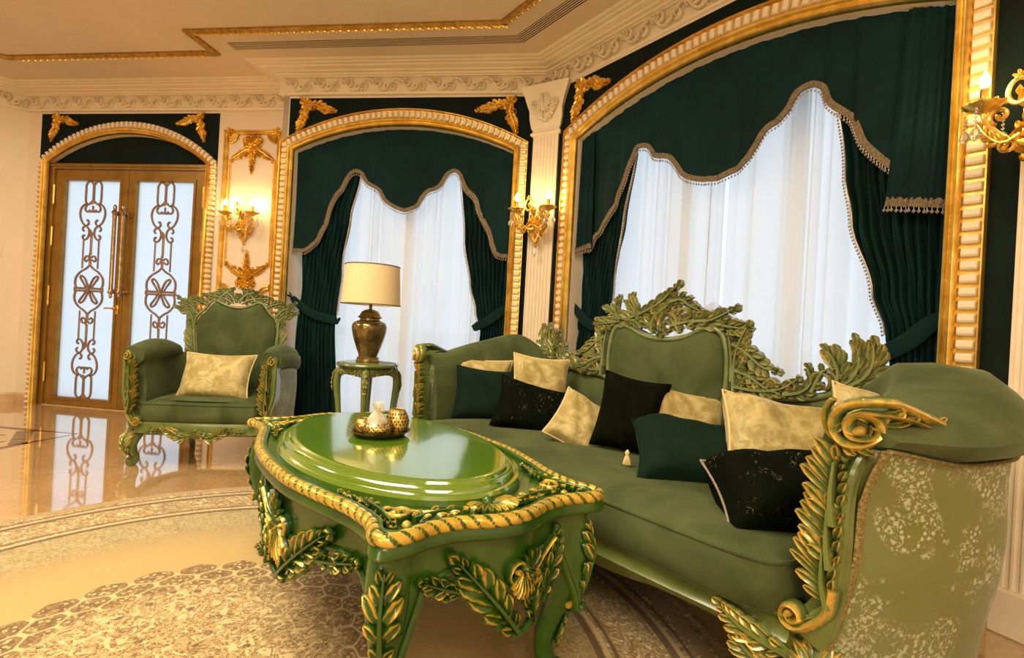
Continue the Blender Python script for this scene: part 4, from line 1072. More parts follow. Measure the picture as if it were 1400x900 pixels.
# tray with bowls
ty = TH+.041
TU, TW = 1.07, 1.79
tray = fthing(FC, 'round_tray', 'round antique brass tray on the green coffee table', 'tray', TU, TW, ty)
MB().lathe([(.0, 0), (.07, 0), (.085, .004), (.099, .018), (.103, .019), (.100, .015), (.084, .006), (.07, .003), (.0, .003)], 40).build('dish', 'vase_metal', tray)
def bowl(name, label, du, dw, r, h, bulge, pat):
    b = fthing(FC, name, label, 'candle holder', TU+du, TW+dw, ty+.003, None)
    seg = 40; rows = 14; prof = []
    for i in range(rows+1):
        t = i/rows; prof.append((r*(.62 + bulge*sin(pi*min(1, t*.95+.05))), h*t))
    mb = MB(); rs = []
    for i, (rr, z) in enumerate(prof):
        rs.append([((rr + (.0018 if (i+j) % 2 else -.001)*pat)*cos(2*pi*j/seg), (rr + (.0018 if (i+j) % 2 else -.001)*pat)*sin(2*pi*j/seg), z) for j in range(seg)])
    for rr, z in [(p[0]-.003, p[1]) for p in prof[::-1]][:-1]: rs.append([(rr*cos(2*pi*j/seg), rr*sin(2*pi*j/seg), max(z, .002)) for j in range(seg)])
    mb.rings(rs); mb.build('perforated_cup', 'bowl_gold', b, 20)
    hole = MB()
    for i in range(2, rows-1, 2):
        for j in range(0, seg, 2):
            a = 2*pi*(j + (i//2) % 2)/seg; rr = prof[i][0]+.0022; c = V((rr*cos(a), rr*sin(a), prof[i][1])); e = V((-sin(a), cos(a), 0))*.0028*r/.04; u = V((0, 0, .0028*h/.05)); o_ = V((cos(a), sin(a), 0))*.0006
            hole.add([c-e+o_, c-u+o_, c+e+o_, c+u+o_], [(0, 1, 2, 3)])
    hole.build('piercing', 'dark_metal', b, 0)['kind'] = 'stuff'
    MB().tube([(prof[-1][0]*cos(2*pi*k/30), prof[-1][0]*sin(2*pi*k/30), h) for k in range(30)], .0022, 6, (0, 0, 1), 1, False, True).build('rim', 'bowl_gold', b)
    return b
bowl('candle_holder', 'low gold pierced bowl at the left of the tray', -.047, .042, .031, .046, .40, 1)
b2 = bowl('candle_holder', 'wide gold pierced bowl in front holding a tied organza sachet', .030, .024, .045, .050, .40, 1)
bowl('candle_holder', 'tall round gold lattice candle holder at the back right of the tray', .012, -.056, .038, .082, .42, 1)
sc_ = fthing(FC, 'sachet', 'cream organza sachet tied with ribbon in the wide gold bowl', 'sachet', TU+.030, TW+.024, ty+.012)
rnd = random.Random(5); mb = MB(); rs = []
for i, (r_, z) in enumerate(((.008, .008), (.028, .014), (.036, .03), (.034, .045), (.022, .062), (.008, .076), (.006, .080), (.014, .092), (.020, .104))):
    rs.append([(r_*(1+.12*sin(j*2.1+i))*cos(2*pi*j/18), r_*(1+.12*sin(j*2.1+i))*sin(2*pi*j/18), z+.003*sin(j*3)) for j in range(18)])
mb.rings(rs, True, False); mb.build('organza_pouch', 'organza', sc_)
mb = MB()
for k in range(14): a = rnd.random()*6.3; q = rnd.random()*.02; mb.lathe([(.002, -.007), (.008, -.003), (.007, .004), (.001, .008)], 6, (q*cos(a), q*sin(a), .022+.02*rnd.random()))
mb.build('potpourri', 'potpourri', sc_, 0)['kind'] = 'stuff'
mb = MB()
for k in range(4): a = k*1.6+.3; mb.tube([(0, 0, .078), (.012*cos(a), .012*sin(a), .090), (.026*cos(a), .026*sin(a), .088), (.022*cos(a+.5), .022*sin(a+.5), .078), (0, 0, .078)], .0014, 5)
mb.build('ribbon', 'piping_gold', sc_)

# ------------------------------------------------ lamp table and lamp
lt = empty('lamp_table', 'small round green table with curved legs and a gilt apron under the lamp', 'table', (-.945, 3.41, 0), radians(12))
MB().lathe([(.0, .665), (.17, .665), (.195, .672), (.202, .682), (.198, .690), (.19, .694), (.165, .695), (.16, .699), (0, .699)], 48).build('table_top', 'carved_sofa', lt, 35)
a_ = MB(); seg = 48
rs = [[(r_*cos(2*pi*j/seg), r_*sin(2*pi*j/seg), z_ if z_ > .62 else .600+.022*abs(sin(2*j*pi/seg*2))) for j in range(seg)] for r_, z_ in ((.160, .668), (.168, .66), (.168, .60), (.155, .60), (.152, .668))]
a_.rings(rs, True, False)
cyl = lambda a, b, h: ((.168+h)*cos(a/.168), (.168+h)*sin(a/.168), b)
for k in range(4):
    a0 = (k*pi/2+pi/4)*.168
    for s in (1, -1): frond(a_, lambda a, b, h, s=s, a0=a0: cyl(a0+a*s, b, h), [(.0, .630), (.04, .640), (.08, .632), (.115, .638)], .022, 7, 0, .8, .9, .010, 0, .005, 1)
a_.build('apron', 'carved_sofa', lt, 50)
for k in range(4):
    a0 = k*pi/2; d = V((cos(a0), sin(a0), 0)); F = lambda r_, z: d*r_ + V((0, 0, z))
    m_, P = cabriole([F(.160, .655), F(.185, .62), (F(.192, .55)), F(.178, .42), F(.165, .28), F(.165, .14), F(.180, .05), F(.198, .014)], [.024, .026, .024, .019, .016, .015, .015, .016], 8)
    m_.lathe([(.014, 0.001), (.02, .004), (.018, .02)], 8, F(.192, 0)); leg = m_.build('leg', 'carved_sofa', lt, 60)
    pp = V((-d.y, d.x, 0)); fm = lambda a, b, h: d*(interp([(.45, .20), (.55, .216), (.62, .210), (.66, .185)], b)+h) + pp*a + V((0, 0, b))
    q = MB(); frond(q, fm, [(0, .645), (0, .60), (0, .55), (0, .52)], .028, 6, 0, .6, .6, .008, 0, .006, 1.1, 1.2); q.build('acanthus_leaf', 'carved_sofa', leg, 60)
lp = empty('table_lamp', 'bronze ginger-jar table lamp with a cream drum shade on the small green table', 'lamp', (-.945, 3.40, .6995))
MB().lathe([(.0, 0), (.075, 0), (.078, .01), (.070, .018), (.072, .030), (.064, .034)], 32).build('base', 'antique_brass', lp)
MB().lathe([(.060, .034), (.062, .05), (.078, .09), (.098, .15), (.111, .205), (.113, .235), (.104, .258), (.078, .272), (.064, .276), (.064, .292)], 40).build('jar', 'vase_metal', lp, 60)
MB().lathe([(.064, .288), (.078, .292), (.080, .297), (.068, .304), (.062, .320), (.050, .336), (.028, .346), (.010, .350), (.010, .40), (.006, .41)], 32).build('lid', 'vase_metal', lp, 60)
sh = MB(); sg = 56
rs = [[(r_*cos(2*pi*j/sg), r_*sin(2*pi*j/sg), z) for j in range(sg)] for r_, z in ((.192, .378), (.176, .640), (.173, .640), (.189, .378))]
sh.rings(rs, True, False, True); shd = sh.build('lamp_shade', 'lampshade', lp, 30)
for r_, z in ((.193, .381), (.177, .637)): MB().tube([(r_*cos(2*pi*k/sg), r_*sin(2*pi*k/sg), z) for k in range(sg)], .0035, 6, (0, 0, 1), 1, False, True).build('shade_trim', 'braid', shd)
MB().tube([(0, 0, .40), (0, 0, .60)], .004, 6).tube([(-.176, 0, .60), (.176, 0, .60)], .002, 5).tube([(0, -.176, .60), (0, .176, .60)], .002, 5).build('spider', 'antique_brass', lp)
cd = empty('power_cable', 'thin black cable hanging over the edge of the small green table', 'cord', (-.945, 3.40, .70))
MB().tube(spline([(.07, -.02, .006), (.13, -.05, .004), (.19, -.07, .003), (.215, -.075, -.03), (.235, -.06, -.14), (.21, -.03, -.30), (.19, .02, -.50), (.22, .05, -.688), (.28, .2, -.694)], 6), .003, 6).build('cable', 'cord_black', cd)

# ------------------------------------------------ upholstered, carved seats
LEAF[:] = [.70, 1.25, 1.25]
def flarefn(tab): return lambda z: interp(tab, z)
class Seat:
    """frame of a seat: x to the viewer's right, w from back to front, z up"""
    def __init__(s, root, w0): s.r = root; s.w0 = w0
    def p(s, x, w, z): return V((x, s.w0-w, z))
def stations(I, O, T, n=5):
    """mirror half-plans (back centre -> front) into one run left front -> right front"""
    i_ = spline([(a, b, 0) for a, b in I], n); o_ = spline([(a, b, 0) for a, b in O], n)
    k = len(i_); t_ = [p.y for p in spline([(j, v, 0) for j, v in enumerate(T)], n)]
    R = [(i_[q], o_[q], t_[q], q/(k-1)) for q in range(k)]
    L = [(V((-a.x, a.y, 0)), V((-b.x, b.y, 0)), t, q) for a, b, t, q in R]
    return L[::-1][:-1] + R
def shell_body(S_, ST, zin, drop, gx, zbot, rollr, names=('backrest_upholstery', 'outer_panel'), mats=('sofa_velvet', 'brocade'), puff=.0):
    """padded horseshoe: inner face and rolled top in one cloth, outside panel below the braid in another"""
    A = []; Bp = []; G = []
    for (i, o, t, q) in ST:
        d = (o-i); D = d.length; n = d.normalized(); P = lambda k, z: S_.p(*(i + n*k).xy, z)
        dr = drop(q) if callable(drop) else drop
        A.append([P(-.0, zin), P(-.012-puff, zin+.10), P(-.010-puff, (zin+t)/2), P(.004, t-.10), P(.020, t-.035), P(.045, t-.008), P(D*.5, t), P(D-.02, t-.012), P(D+.024, t-dr*.27), P(D+rollr, t-dr*.55), P(D+rollr*.8, t-dr*.82), P(D+.0, t-dr+.004), P(D-.03, t-dr+.002), P(D-.05, zin)])
        f = q**4
        row = []
        for j in range(11):
            z = lerp(t-dr, zbot, j/10); k = D + (gx(z)*lerp(.5 if z < .5 else 0, 1, f) if gx else 0) + .012*sin(pi*j/10)*(1-f)
            row.append(P(k, z))
        row.append(P(D-.09, zbot)); row.append(P(D-.09, t-dr)); Bp.append(row); G.append((P(D+.006 + (gx(t-dr)*f if gx else 0), t-dr+.002)))
    a = MB().rings(A, True, True).build(names[0], mats[0], S_.r, 60)
    b = MB().rings(Bp, True, True).build(names[1], mats[1], S_.r, 60)
    return a, b, G, Bp
def gimp(root, pts, w=.009): 
    return MB().tube(pts, w, 6, (0, 0, 1), .6).build('gimp_trim', 'gimp_braid', root, 60)
def cushion_block(S_, out, z0, z1, crown, name, mat, root, piping=True):
    cx = sum(p[0] for p in out)/len(out); cw = sum(p[1] for p in out)/len(out)
    O = [V((p.x, p.y, 0)) for p in spline(out, 4, True)]; c = V((cx, cw, 0)); W_ = max(abs(p.x-cx) for p in O)
    lv = [(.02, z0), (.004, z0+.01), (-.004, (z0+z1)/2), (.002, z1-.012), (.010, z1), (.05, z1+crown*.35), (.15, z1+crown*.7), (.40, z1+crown), (.7, z1+crown*1.05)]
    rs = [[S_.p(*((p + (c-p)*d) if d > .1 else p + (c-p).normalized()*d*1.0).xy, z) for p in O] for d, z in lv]
    q = MB().rings(rs).build(name, mat, root, 70)
    if piping: MB().tube([S_.p(*(p + (c-p).normalized()*.003).xy, z1-.004) for p in O], .0055, 6, (0, 0, 1), 1, False, True).build('piping', mat, q, 60)
    return q

# ======================= sofa
SO = fthing(FC, 'carved_sofa', 'long green velvet sofa with carved gilt crest in front of the wide window', 'sofa', 1.22, .75)
SF = Seat(SO, .75)
I_ = [(0, .45), (.30, .45), (.60, .455), (.80, .49), (.93, .59), (.985, .76), (.99, .95), (.975, 1.13)]
O_ = [(0, .27), (.35, .27), (.68, .28), (.93, .325), (1.15, .45), (1.25, .69), (1.195, .95), (1.082, 1.15)]
T_ = [.755, .755, .772, .84, .938, .890, .832, .805]
ST = stations(I_, O_, T_, 6)
gz = flarefn([(.10, -.07), (.25, -.055), (.376, -.02), (.484, .0), (.635, .006), (.70, .03), (.80, .07)])
ups, outp, G, BP = shell_body(SF, ST, .30, lambda q: interp([(0, .16), (.5, .18), (.6, .19), (.72, .175), (.86, .12), (1, .06)], q), gz, .11, .070, puff=.012)
gimp(SO, G)
for row in (BP[0], BP[-1]): gimp(SO, [p + V((0, -.006, 0)) for p in row[:11]], .014)
cushion_block(SF, [(-.965, .60), (-.88, .50), (-.4, .475), (0, .47), (.4, .475), (.88, .50), (.965, .60), (.985, .85), (.965, 1.10), (.955, 1.205), (.87, 1.262), (.5, 1.275), (0, 1.29), (-.5, 1.275), (-.87, 1.262), (-.955, 1.205), (-.965, 1.10), (-.985, .85)], .315, .445, .03, 'seat_cushion', 'sofa_velvet', SO)
# seat deck and rails
MB().plate([SF.p(*p, 0).xy for p in [(-.96, .5), (.96, .5), (1.0, 1.12), (.93, 1.20), (0, 1.235), (-.93, 1.20), (-1.0, 1.12)]], y0=.24, y1=.325, ax='z').build('seat_deck', 'carved_sofa', SO, 0)
rl = MB(); rs = []
for k in range(41):
    x = lerp(-.97, .97, k/40); w = 1.195 + .05*cos(x/.97*pi/2); dz = .012*cos(x*9)
    rs.append([SF.p(x, w-.04, .33), SF.p(x, w+.01, .33), SF.p(x, w+.026, .318), SF.p(x, w+.012, .30), SF.p(x, w+.018, .275), SF.p(x, w+.03, .262), SF.p(x, w+.022, .245), SF.p(x, w+.0, .222+dz), SF.p(x, w-.03, .222+dz)])
rl.rings(rs).build('front_rail', 'carved_sofa', SO, 40)
br = MB(); rs = [[SF.p(*p, 0) + V((0, 0, z)) for p, z in ((tuple((o.lerp(i, .10)).xy), .115), (tuple((o.lerp(i, .10)).xy), .06+.0), (tuple((o.lerp(i, .45)).xy), .06), (tuple((o.lerp(i, .45)).xy), .115))] for (i, o, t, q) in ST]
br.rings([[SF.p(x, w, z) for x, w, z in r] for r in [[(o.lerp(i, .12).x, o.lerp(i, .12).y, .12), (o.lerp(i, .10).x, o.lerp(i, .10).y, .07), (o.lerp(i, .5).x, o.lerp(i, .5).y, .07), (o.lerp(i, .5).x, o.lerp(i, .5).y, .12)] for (i, o, t, q) in ST]]).build('base_rail', 'carved_sofa', SO, 40)

# central padded panel with its moulding
PO = [(-.30, .44), (.30, .44), (.325, .60), (.345, .78), (.342, .90), (.315, .985), (.262, 1.012), (.20, .998), (.12, .967), (0, .952), (-.12, .967), (-.20, .998), (-.262, 1.012), (-.315, .985), (-.342, .90), (-.345, .78), (-.325, .60)]
POs = [(p.x*.94, p.y) for p in spline(PO, 4, True)]
def pad(S_, pts, w, bulge, name, mat, root, back=.05):
    c = V((sum(p[0] for p in pts)/len(pts), sum(p[1] for p in pts)/len(pts))); rs = []
    for d, h in ((0, -back), (0, 0), (.02, .012), (.06, .022), (.16, .022+bulge*.4), (.40, .022+bulge*.8), (.72, .022+bulge)):
        rs.append([S_.p(lerp(p[0], c.x, d), w+h, lerp(p[1], c.y, d)) for p in pts])
    return MB().rings(rs).build(name, mat, root, 70)
pad(SF, POs, .44, .03, 'centre_back_pad', 'sofa_velvet', SO, .10)
def rimtube(S_, pts, w, r, name, mat, root, loop=True):
    m_ = MB(); m_.tube([S_.p(p[0], w, p[1]) for p in pts], r, 8, (0, 1, 0), 1.3, not loop, loop, g=lambda i, j: .2 if j % 4 else .75); return m_.build(name, mat, root, 60)
rimtube(SF, [(p[0]*1.035, .70+(p[1]-.70)*1.035) for p in POs], .448, .013, 'pad_moulding', 'carved_crest', SO)

def carve(S_, w, cx=0): return lambda a, b, h: S_.p(a, w+h, b)
CW = .455
def crest_half(sx, rs_):
    random.seed(rs_)
    mp = carve(SF, CW-.02); mp = mp if sx > 0 else mirror(mp)
    mk = lambda: MB()
    def out(m_, nm='acanthus_leaf', par=None): return m_.build(nm, 'carved_crest', par or SO, 60)
    c = mk(); c.tube([mp(q.x, q.y, 0) for q in spline([(.352, .74), (.40, .752), (.50, .757), (.60, .762), (.70, .782), (.79, .825), (.86, .885), (.885, .925)], 6)], .015, 8, (0, 1, 0), 1.3, g=lambda i, j: .55 if j in (1, 2, 3) else 0)
    for ctr, r_, a0, tn in (((.44, .80), .035, 3.6, -1.1), ((.52, .80), .03, 0, 1.2), ((.60, .805), .026, 3.3, -1.1), ((.405, .90), .03, 2.6, -1.1), ((.40, 1.00), .032, 3.0, -1.2), ((.71, .832), .048, 3.5, -1.0)):
        scroll(c, mp, ctr, r_, .006, a0, tn, .012, .007, .026, 0, .9)
    out(c, 'crest_scrollwork')
    for pts, W, n, side, an in (
        ([(.375, .76), (.372, .86), (.385, .95), (.42, 1.03)], .062, 10, -1, .75),
        ([(.365, .80), (.36, .90), (.345, .99)], .035, 7, -1, .6),
        ([(.06, 1.03), (.15, 1.05), (.25, 1.055), (.36, 1.105)], .060, 10, 0, .75),
        ([(.28, 1.04), (.35, 1.03), (.42, 1.025)], .05, 7, 0, .7),
        ([(.36, .96), (.43, .92), (.49, .875), (.545, .86)], .052, 8, 0, .75),
        ([(.37, .85), (.44, .83), (.51, .79), (.57, .775)], .048, 9, 0, .75),
        ([(.38, .78), (.47, .775), (.56, .79), (.625, .835)], .044, 8, 0, .75),
        ([(.58, .775), (.64, .79), (.68, .83), (.665, .885)], .040, 8, 0, .8),
        ([(.68, .80), (.72, .885), (.76, .86), (.775, .82)], .030, 8, 1, .8),
        ([(.75, .81), (.81, .86), (.83, .92), (.82, .975)], .082, 10, 0, .6),
        ([(.80, .83), (.855, .875), (.875, .93), (.872, .985)], .055, 8, 0, .6),
        ([(.76, .83), (.765, .88), (.745, .93), (.725, .955)], .055, 7, 0, .7)):
        c = mk(); frond(c, mp, pts, W, n, side, an, .9, .022, random.random()*.008, .009, .95, 1.25); out(c)
    # plate behind the leaves keeps them together
    c = mk(); q = [(.345, .72), (.40, .745), (.60, .756), (.70, .775), (.64, .79), (.52, .80), (.44, .85), (.40, .93), (.40, 1.02), (.35, 1.045), (.25, 1.035), (.345, .97), (.355, .85)]
    c.rings([[mp(a, b, -.022) for a, b in q], [mp(a, b, -.004) for a, b in q]]); out(c, 'crest_ground')
crest_half(1, 11); crest_half(-1, 12)
random.seed(21)
mp = carve(SF, CW-.02)
c = MB(); scroll(c, mp, (.02, 1.035), .058, .008, 0, 1.4, .014, .008, .03, 0, .9); scroll(c, mp, (-.085, 1.055), .045, .007, 2, -1.3, .012, .007, .028, 0, .9)
scroll(c, mp, (.11, 1.075), .035, .006, 3, -1.3, .011, .006, .026, 0, .9); scroll(c, mp, (.06, 1.12), .03, .006, 4, 1.2, .010, .006, .026, 0, .9); c.build('crest_scrollwork', 'carved_crest', SO, 60)
for pts, W, n, an in (([(-.20, 1.06), (-.11, 1.09), (-.01, 1.14), (.075, 1.215)], .062, 10, .6), ([(-.14, 1.05), (-.17, 1.10), (-.20, 1.14), (-.19, 1.165)], .05, 7, .7),
                      ([(-.26, 1.05), (-.29, 1.09), (-.29, 1.13), (-.275, 1.16)], .04, 7, .7), ([(.04, 1.14), (.10, 1.15), (.15, 1.12), (.20, 1.10)], .045, 8, .7),
                      ([(-.05, .985), (-.06, 1.03), (-.03, 1.08), (.03, 1.12)], .05, 9, .7), ([(.10, .995), (.08, 1.03), (.05, 1.06)], .04, 6, .8), ([(-.12, 1.01), (-.15, 1.04), (-.20, 1.05)], .04, 6, .8), ([(.14, 1.02), (.18, 1.05), (.24, 1.06)], .04, 6, .8)):
    c = MB(); frond(c, mp, pts, W, n, 0, an, .9, .024, .004, .010, .95, 1.25); c.build('acanthus_leaf', 'carved_crest', SO, 60)
c = MB(); flower(c, mp, (0, 1.0), .034, .03, 7, .9, .01); c.build('rosette', 'carved_crest', SO, 60)

# front arm posts
def arm_post(S_, sx, sc, ox, oz, wf, root, mat, headr=.055, head=True):
    """carved facing of an arm: traced for the right arm, mirrored for the left; sc, ox, oz fit it to the seat"""
    X_ = lambda a: sx*((a-1.08)*sc + ox); Z_ = lambda b: b*oz
    def pm(a, b, h):
        e = max(0.0, a-1.075) if head else 0.0
        f = min(1.0, e/.06)
        x = (1.075 + e*.50 if e else a) + h*.75*f; w = wf - e*1.35 + h*(1-.35*f)
        return S_.p(sx*((x-1.08)*sc + ox), w, Z_(b))
    post = empty('arm_post_', None, None, (0, 0, 0)) if False else None
    out = [(1.00, .27), (.955, .30), (.985, .345), (1.015, .40), (1.028, .50), (1.025, .60), (1.03, .68), (1.035, .745), (1.06, .79), (1.11, .822), (1.18, .815), (1.245, .80), (1.25, .785), (1.19, .778), (1.135, .755), (1.10, .70), (1.084, .62), (1.082, .484), (1.066, .376), (1.04, .27)]
    if not head: out = [(1.00, .27), (.955, .30), (.985, .345), (1.025, .40), (1.045, .50), (1.04, .60), (1.03, .68), (1.02, .76), (1.04, .80), (1.08, .815), (1.11, .79), (1.115, .72), (1.12, .62), (1.115, .484), (1.08, .376), (1.04, .27)]
    o_ = [(q.x, q.y) for q in spline(out, 3, True)]
    m_ = MB(); m_.rings([[pm(a, b, d) for a, b in o_] for d in (-.085, .0)]); 
    m_.tube([pm(q.x, q.y, .004) for q in spline(([(1.25, .79), (1.19, .796), (1.13, .775), (1.085, .715), (1.066, .63)] if head else [(1.075, .80), (1.10, .76), (1.10, .68), (1.10, .60)]) + [(1.062 if head else 1.09, .50), (1.045, .385), (1.01, .335)], 5)], .010, 7, (0, 1, 0), g=.35)
    P_ = m_.build('arm_post', mat, root, 50)
    h = MB(); scroll(h, pm, (1.085, .792), headr, .008, 1.6, 1.55, .016, .009, .036, .0, .8, lead=[(1.255, .795), (1.20, .822), (1.14, .848)]) if head else scroll(h, pm, (1.075, .775), .032, .006, 1.6, 1.3, .012, .007, .026, 0, .8)
    for k, (c_, a_, L_) in enumerate((((1.11, .80), -.1, .07), ((1.12, .785), -.25, .06), ((1.10, .815), .1, .07), ((1.15, .80), .2, .05), ((1.055, .77), -1.2, .05), ((1.075, .765), -1.0, .05))): head and finger(h, pm, c_, a_, L_, .012, .7, .024, .006, 1)
    if head: scroll(h, pm, (1.10, .788), headr*.72, .006, 1.9, .8, .008, .005, .040, .0, .95, lead=[(1.21, .795), (1.16, .815)], ball=False); scroll(h, pm, (1.075, .80), headr*1.22, .03, 2.3, .62, .007, .004, .022, .0, .95, ball=False)
    if head: [finger(h, pm, *q, .014, .9, .024, .004, 1, 6) for q in (((1.20, .795), .05, .06), ((1.105, .80), 2.0, .035), ((1.115, .79), 1.0, .035), ((1.065, .80), -2.6, .03), ((1.085, .775), -.6, .04), ((1.13, .80), .5, .045), ((1.16, .805), .3, .045))]
    h.build('scroll_head', mat, P_, 60)
    for (pts, W, n) in (([(1.050, .375), (1.036, .43), (1.034, .50)], .062, 9), ([(1.048, .465), (1.040, .53), (1.040, .60)], .062, 9), ([(1.050, .565), (1.044, .63), (1.048, .71)], .062, 9)):
        f = MB(); frond(f, pm, pts, W, n, 1, .62, -.9, .024, .004, .009, 1.0, 1.3, env=lambda t: .75+.45*sin(pi*t)); frond(f, pm, [(q[0]+.008, q[1]) for q in pts], W*.5, n-2, -1, .4, -.5, .02, .002, .0, .9, 1.2)
        f.build('acanthus_leaf', mat, P_, 60)
    f = MB(); scroll(f, pm, (.972, .325), .030, .007, -1.2, -1.4, .014, .008, .034, 0, .95, lead=[(1.055, .42), (1.045, .36), (1.01, .315)])
    for k in range(6): finger(f, pm, (1.045-.016*k, .345-.006*k), pi+.5-.12*k, .045, .009, .6, .02, .004, 1)
    f.build('rosette_scroll', mat, P_, 60)
    return P_
random.seed(31)
for sx in (1, -1): arm_post(SF, sx, 1.0, 1.08, 1.0, 1.185, SO, 'carved_sofa')
# legs with leafy knees, apron carving
def seat_leg(S_, x, w, dx, dw, h, root, mat, knee=True, r=1.0):
    c = V((x, w, 0)); d = V((dx, dw, 0)).normalized(); F = lambda o_, z: S_.p(*(c + d*o_).xy, z)
    m_, P = cabriole([F(-.01, h), F(.02, h*.86), F(.035, h*.66), F(.018, h*.42), F(-.004, h*.22), F(.012, h*.10), F(.04, .022)], [.046*r, .048*r, .042*r, .030*r, .025*r, .028*r, .023*r], 10)
    m_.tube([F(.034, .028), F(.05, .034), F(.056, .05), F(.044, .062)], .014*r, 8, g=.6); m_.lathe([(.016*r, .001), (.026*r, .004), (.024*r, .02)], 10, F(.02, 0))
    leg = m_.build('leg', mat, root, 60)
    if knee:
        pp = V((-d.y, d.x, 0)); fm = lambda a, b, h_: S_.p(*(c + d*(interp([(0, .07), (h*.2, .02), (h*.42, .048), (h*.66, .076), (h*.86, .068), (h, .036)], b)*1.0 + h_ - a*a*6) + pp*a).xy, b)
        k_ = MB(); frond(k_, fm, [(0, h*.35), (0, h*.6), (0, h*.8), (0, h*1.02)], h*.28, 7, 0, .6, -.5, .014, 0, .008, 1.0, 1.1); k_.build('acanthus_leaf', mat, leg, 60)
    return leg
for sx in (1, -1):
    seat_leg(SF, sx*.985, 1.13, sx*.5, .8, .25, SO, 'carved_sofa')
    seat_leg(SF, sx*.90, .42, sx*.4, -.8, .12, SO, 'carved_sofa', False, .9)
fr2 = lambda a, b, h: SF.p(a, 1.22 + .05*cos(a/.97*pi/2) + h, b)
for sx in (1, -1):
    mpp = fr2 if sx > 0 else mirror(fr2)
    for pts, W, n in (([(.98, .245), (.93, .25), (.87, .262), (.82, .29)], .045, 9), ([(.99, .20), (.95, .19), (.90, .205), (.86, .23)], .05, 9)):
        f = MB(); frond(f, mpp, pts, W, n, 0, .7, .8, .02, 0, .008, 1, 1.2); f.build('acanthus_leaf', 'carved_sofa', SO, 60)
    for pts, W, n in (([(.05, .215), (.14, .20), (.25, .22), (.36, .245)], .055, 11), ([(.02, .25), (.12, .262), (.22, .258), (.30, .262)], .04, 9)):
        f = MB(); frond(f, mpp, pts, W, n, 0, .7, .8, .02, 0, .008, 1, 1.2); f.build('acanthus_leaf', 'carved_sofa', SO, 60)
f = MB(); shell(f, fr2, (0, .25), .075, -pi*.9, -pi*.1, 9, .022, .95); f.build('shell_carving', 'carved_sofa', SO, 60)

# ======================= armchair
CH = empty('armchair', 'green velvet armchair with a carved gilt frame standing before the door', 'armchair', (-1.955, 3.48, 0), radians(8)); CH.scale = (.955, .955, .975)
CF = Seat(CH, .35)                             # w: 0 at the back, .70 at the front
I_ = [(0, .13), (.14, .13), (.25, .14), (.33, .19), (.365, .32), (.37, .46), (.362, .62)]
O_ = [(0, .0), (.15, .0), (.28, .01), (.40, .07), (.475, .22), (.485, .40), (.455, .64)]
T_ = [.62, .62, .64, .70, .735, .765, .77]
STc = stations(I_, O_, T_, 6)
gzc = flarefn([(.12, -.05), (.30, -.02), (.5, 0), (.62, .01)])
shell_body(CF, STc, .26, .13, gzc, .19, .03, puff=.006)
# rolled fronts of the arms
for sx in (1, -1):
    rs = []
    for k in range(13):
        a = -pi/2 + 0; t = k/12
    pts = [CF.p(sx*.41, .16+.5*j/10, .70+.03*sin(pi*j/10)) for j in range(11)]
    MB().tube(pts, lambda t: .062+.012*sin(pi*t), 14, (0, 0, 1), .95).build('arm_roll', 'sofa_velvet', CH, 70)
cushion_block(CF, [(-.345, .20), (-.25, .14), (.25, .14), (.345, .20), (.36, .45), (.355, .62), (.345, .66), (.30, .678), (0, .69), (-.30, .678), (-.345, .66), (-.355, .62), (-.36, .45)], .285, .405, .025, 'seat_cushion', 'sofa_velvet', CH)
MB().plate([CF.p(*p, 0).xy for p in [(-.36, .15), (.36, .15), (.38, .60), (.33, .655), (-.33, .655), (-.38, .60)]], y0=.20, y1=.29, ax='z').build('seat_deck', 'carved_sofa', CH, 0)
PC = [(-.225, .38), (.225, .38), (.25, .55), (.275, .75), (.285, .90), (.262, .965), (.225, 1.0), (.185, 1.055), (.15, 1.075), (.11, 1.058), (.05, 1.035), (0, 1.03), (-.05, 1.035), (-.11, 1.058), (-.15, 1.075), (-.185, 1.055), (-.225, 1.0), (-.262, .965), (-.285, .90), (-.275, .75), (-.25, .55)]
PCs = [(p.x, p.y) for p in spline(PC, 3, True)]
pad(CF, PCs, .115, .03, 'back_pad', 'sofa_velvet', CH, .07)
rimtube(CF, [(p[0]*1.04, .75+(p[1]-.75)*1.035) for p in PCs], .125, .010, 'pad_moulding', 'carved_crest', CH)
random.seed(41)
for sx in (1, -1):
    mp = carve(CF, .11); mp = mp if sx > 0 else mirror(mp)
    for pts, W, n, side in (([(.275, .64), (.30, .76), (.305, .86), (.33, .93)], .075, 10, -1), ([(.30, .88), (.31, .96), (.36, 1.00), (.42, 1.02)], .050, 9, 0), ([(.27, .98), (.33, 1.04), (.38, 1.06), (.41, 1.09)], .045, 8, 0),
                            ([(.20, 1.05), (.26, 1.075), (.32, 1.09)], .040, 6, 0), ([(.03, 1.07), (.09, 1.105), (.15, 1.115), (.23, 1.12)], .045, 9, 0), ([(.02, 1.09), (.06, 1.14), (.12, 1.16)], .040, 7, 0), ([(.13, 1.09), (.10, 1.13), (.04, 1.175)], .035, 6, 0)):
        c = MB(); frond(c, mp, pts, W, n, side, .7, .9, .018, .004, .007, .85, 1.2); c.build('acanthus_leaf', 'carved_crest', CH, 60)
    for ctr, r_, a0, tn in (((.075, 1.08), .03, 2, -1.2), ((.20, 1.10), .026, 3, -1.2), ((.31, .985), .03, 3, 1.2)):
        c = MB(); scroll(c, mp, ctr, r_, .005, a0, tn, .009, .005, .02, 0, .8); c.build('crest_scroll', 'carved_crest', CH, 60)
    arm_post(CF, sx, .72, .440, .90, .665, CH, 'carved_sofa', .045, False)
    seat_leg(CF, sx*.40, .61, sx*.35, .9, .21, CH, 'carved_sofa'); seat_leg(CF, sx*.27, .12, sx*.2, -.9, .21, CH, 'carved_sofa', False, .8)
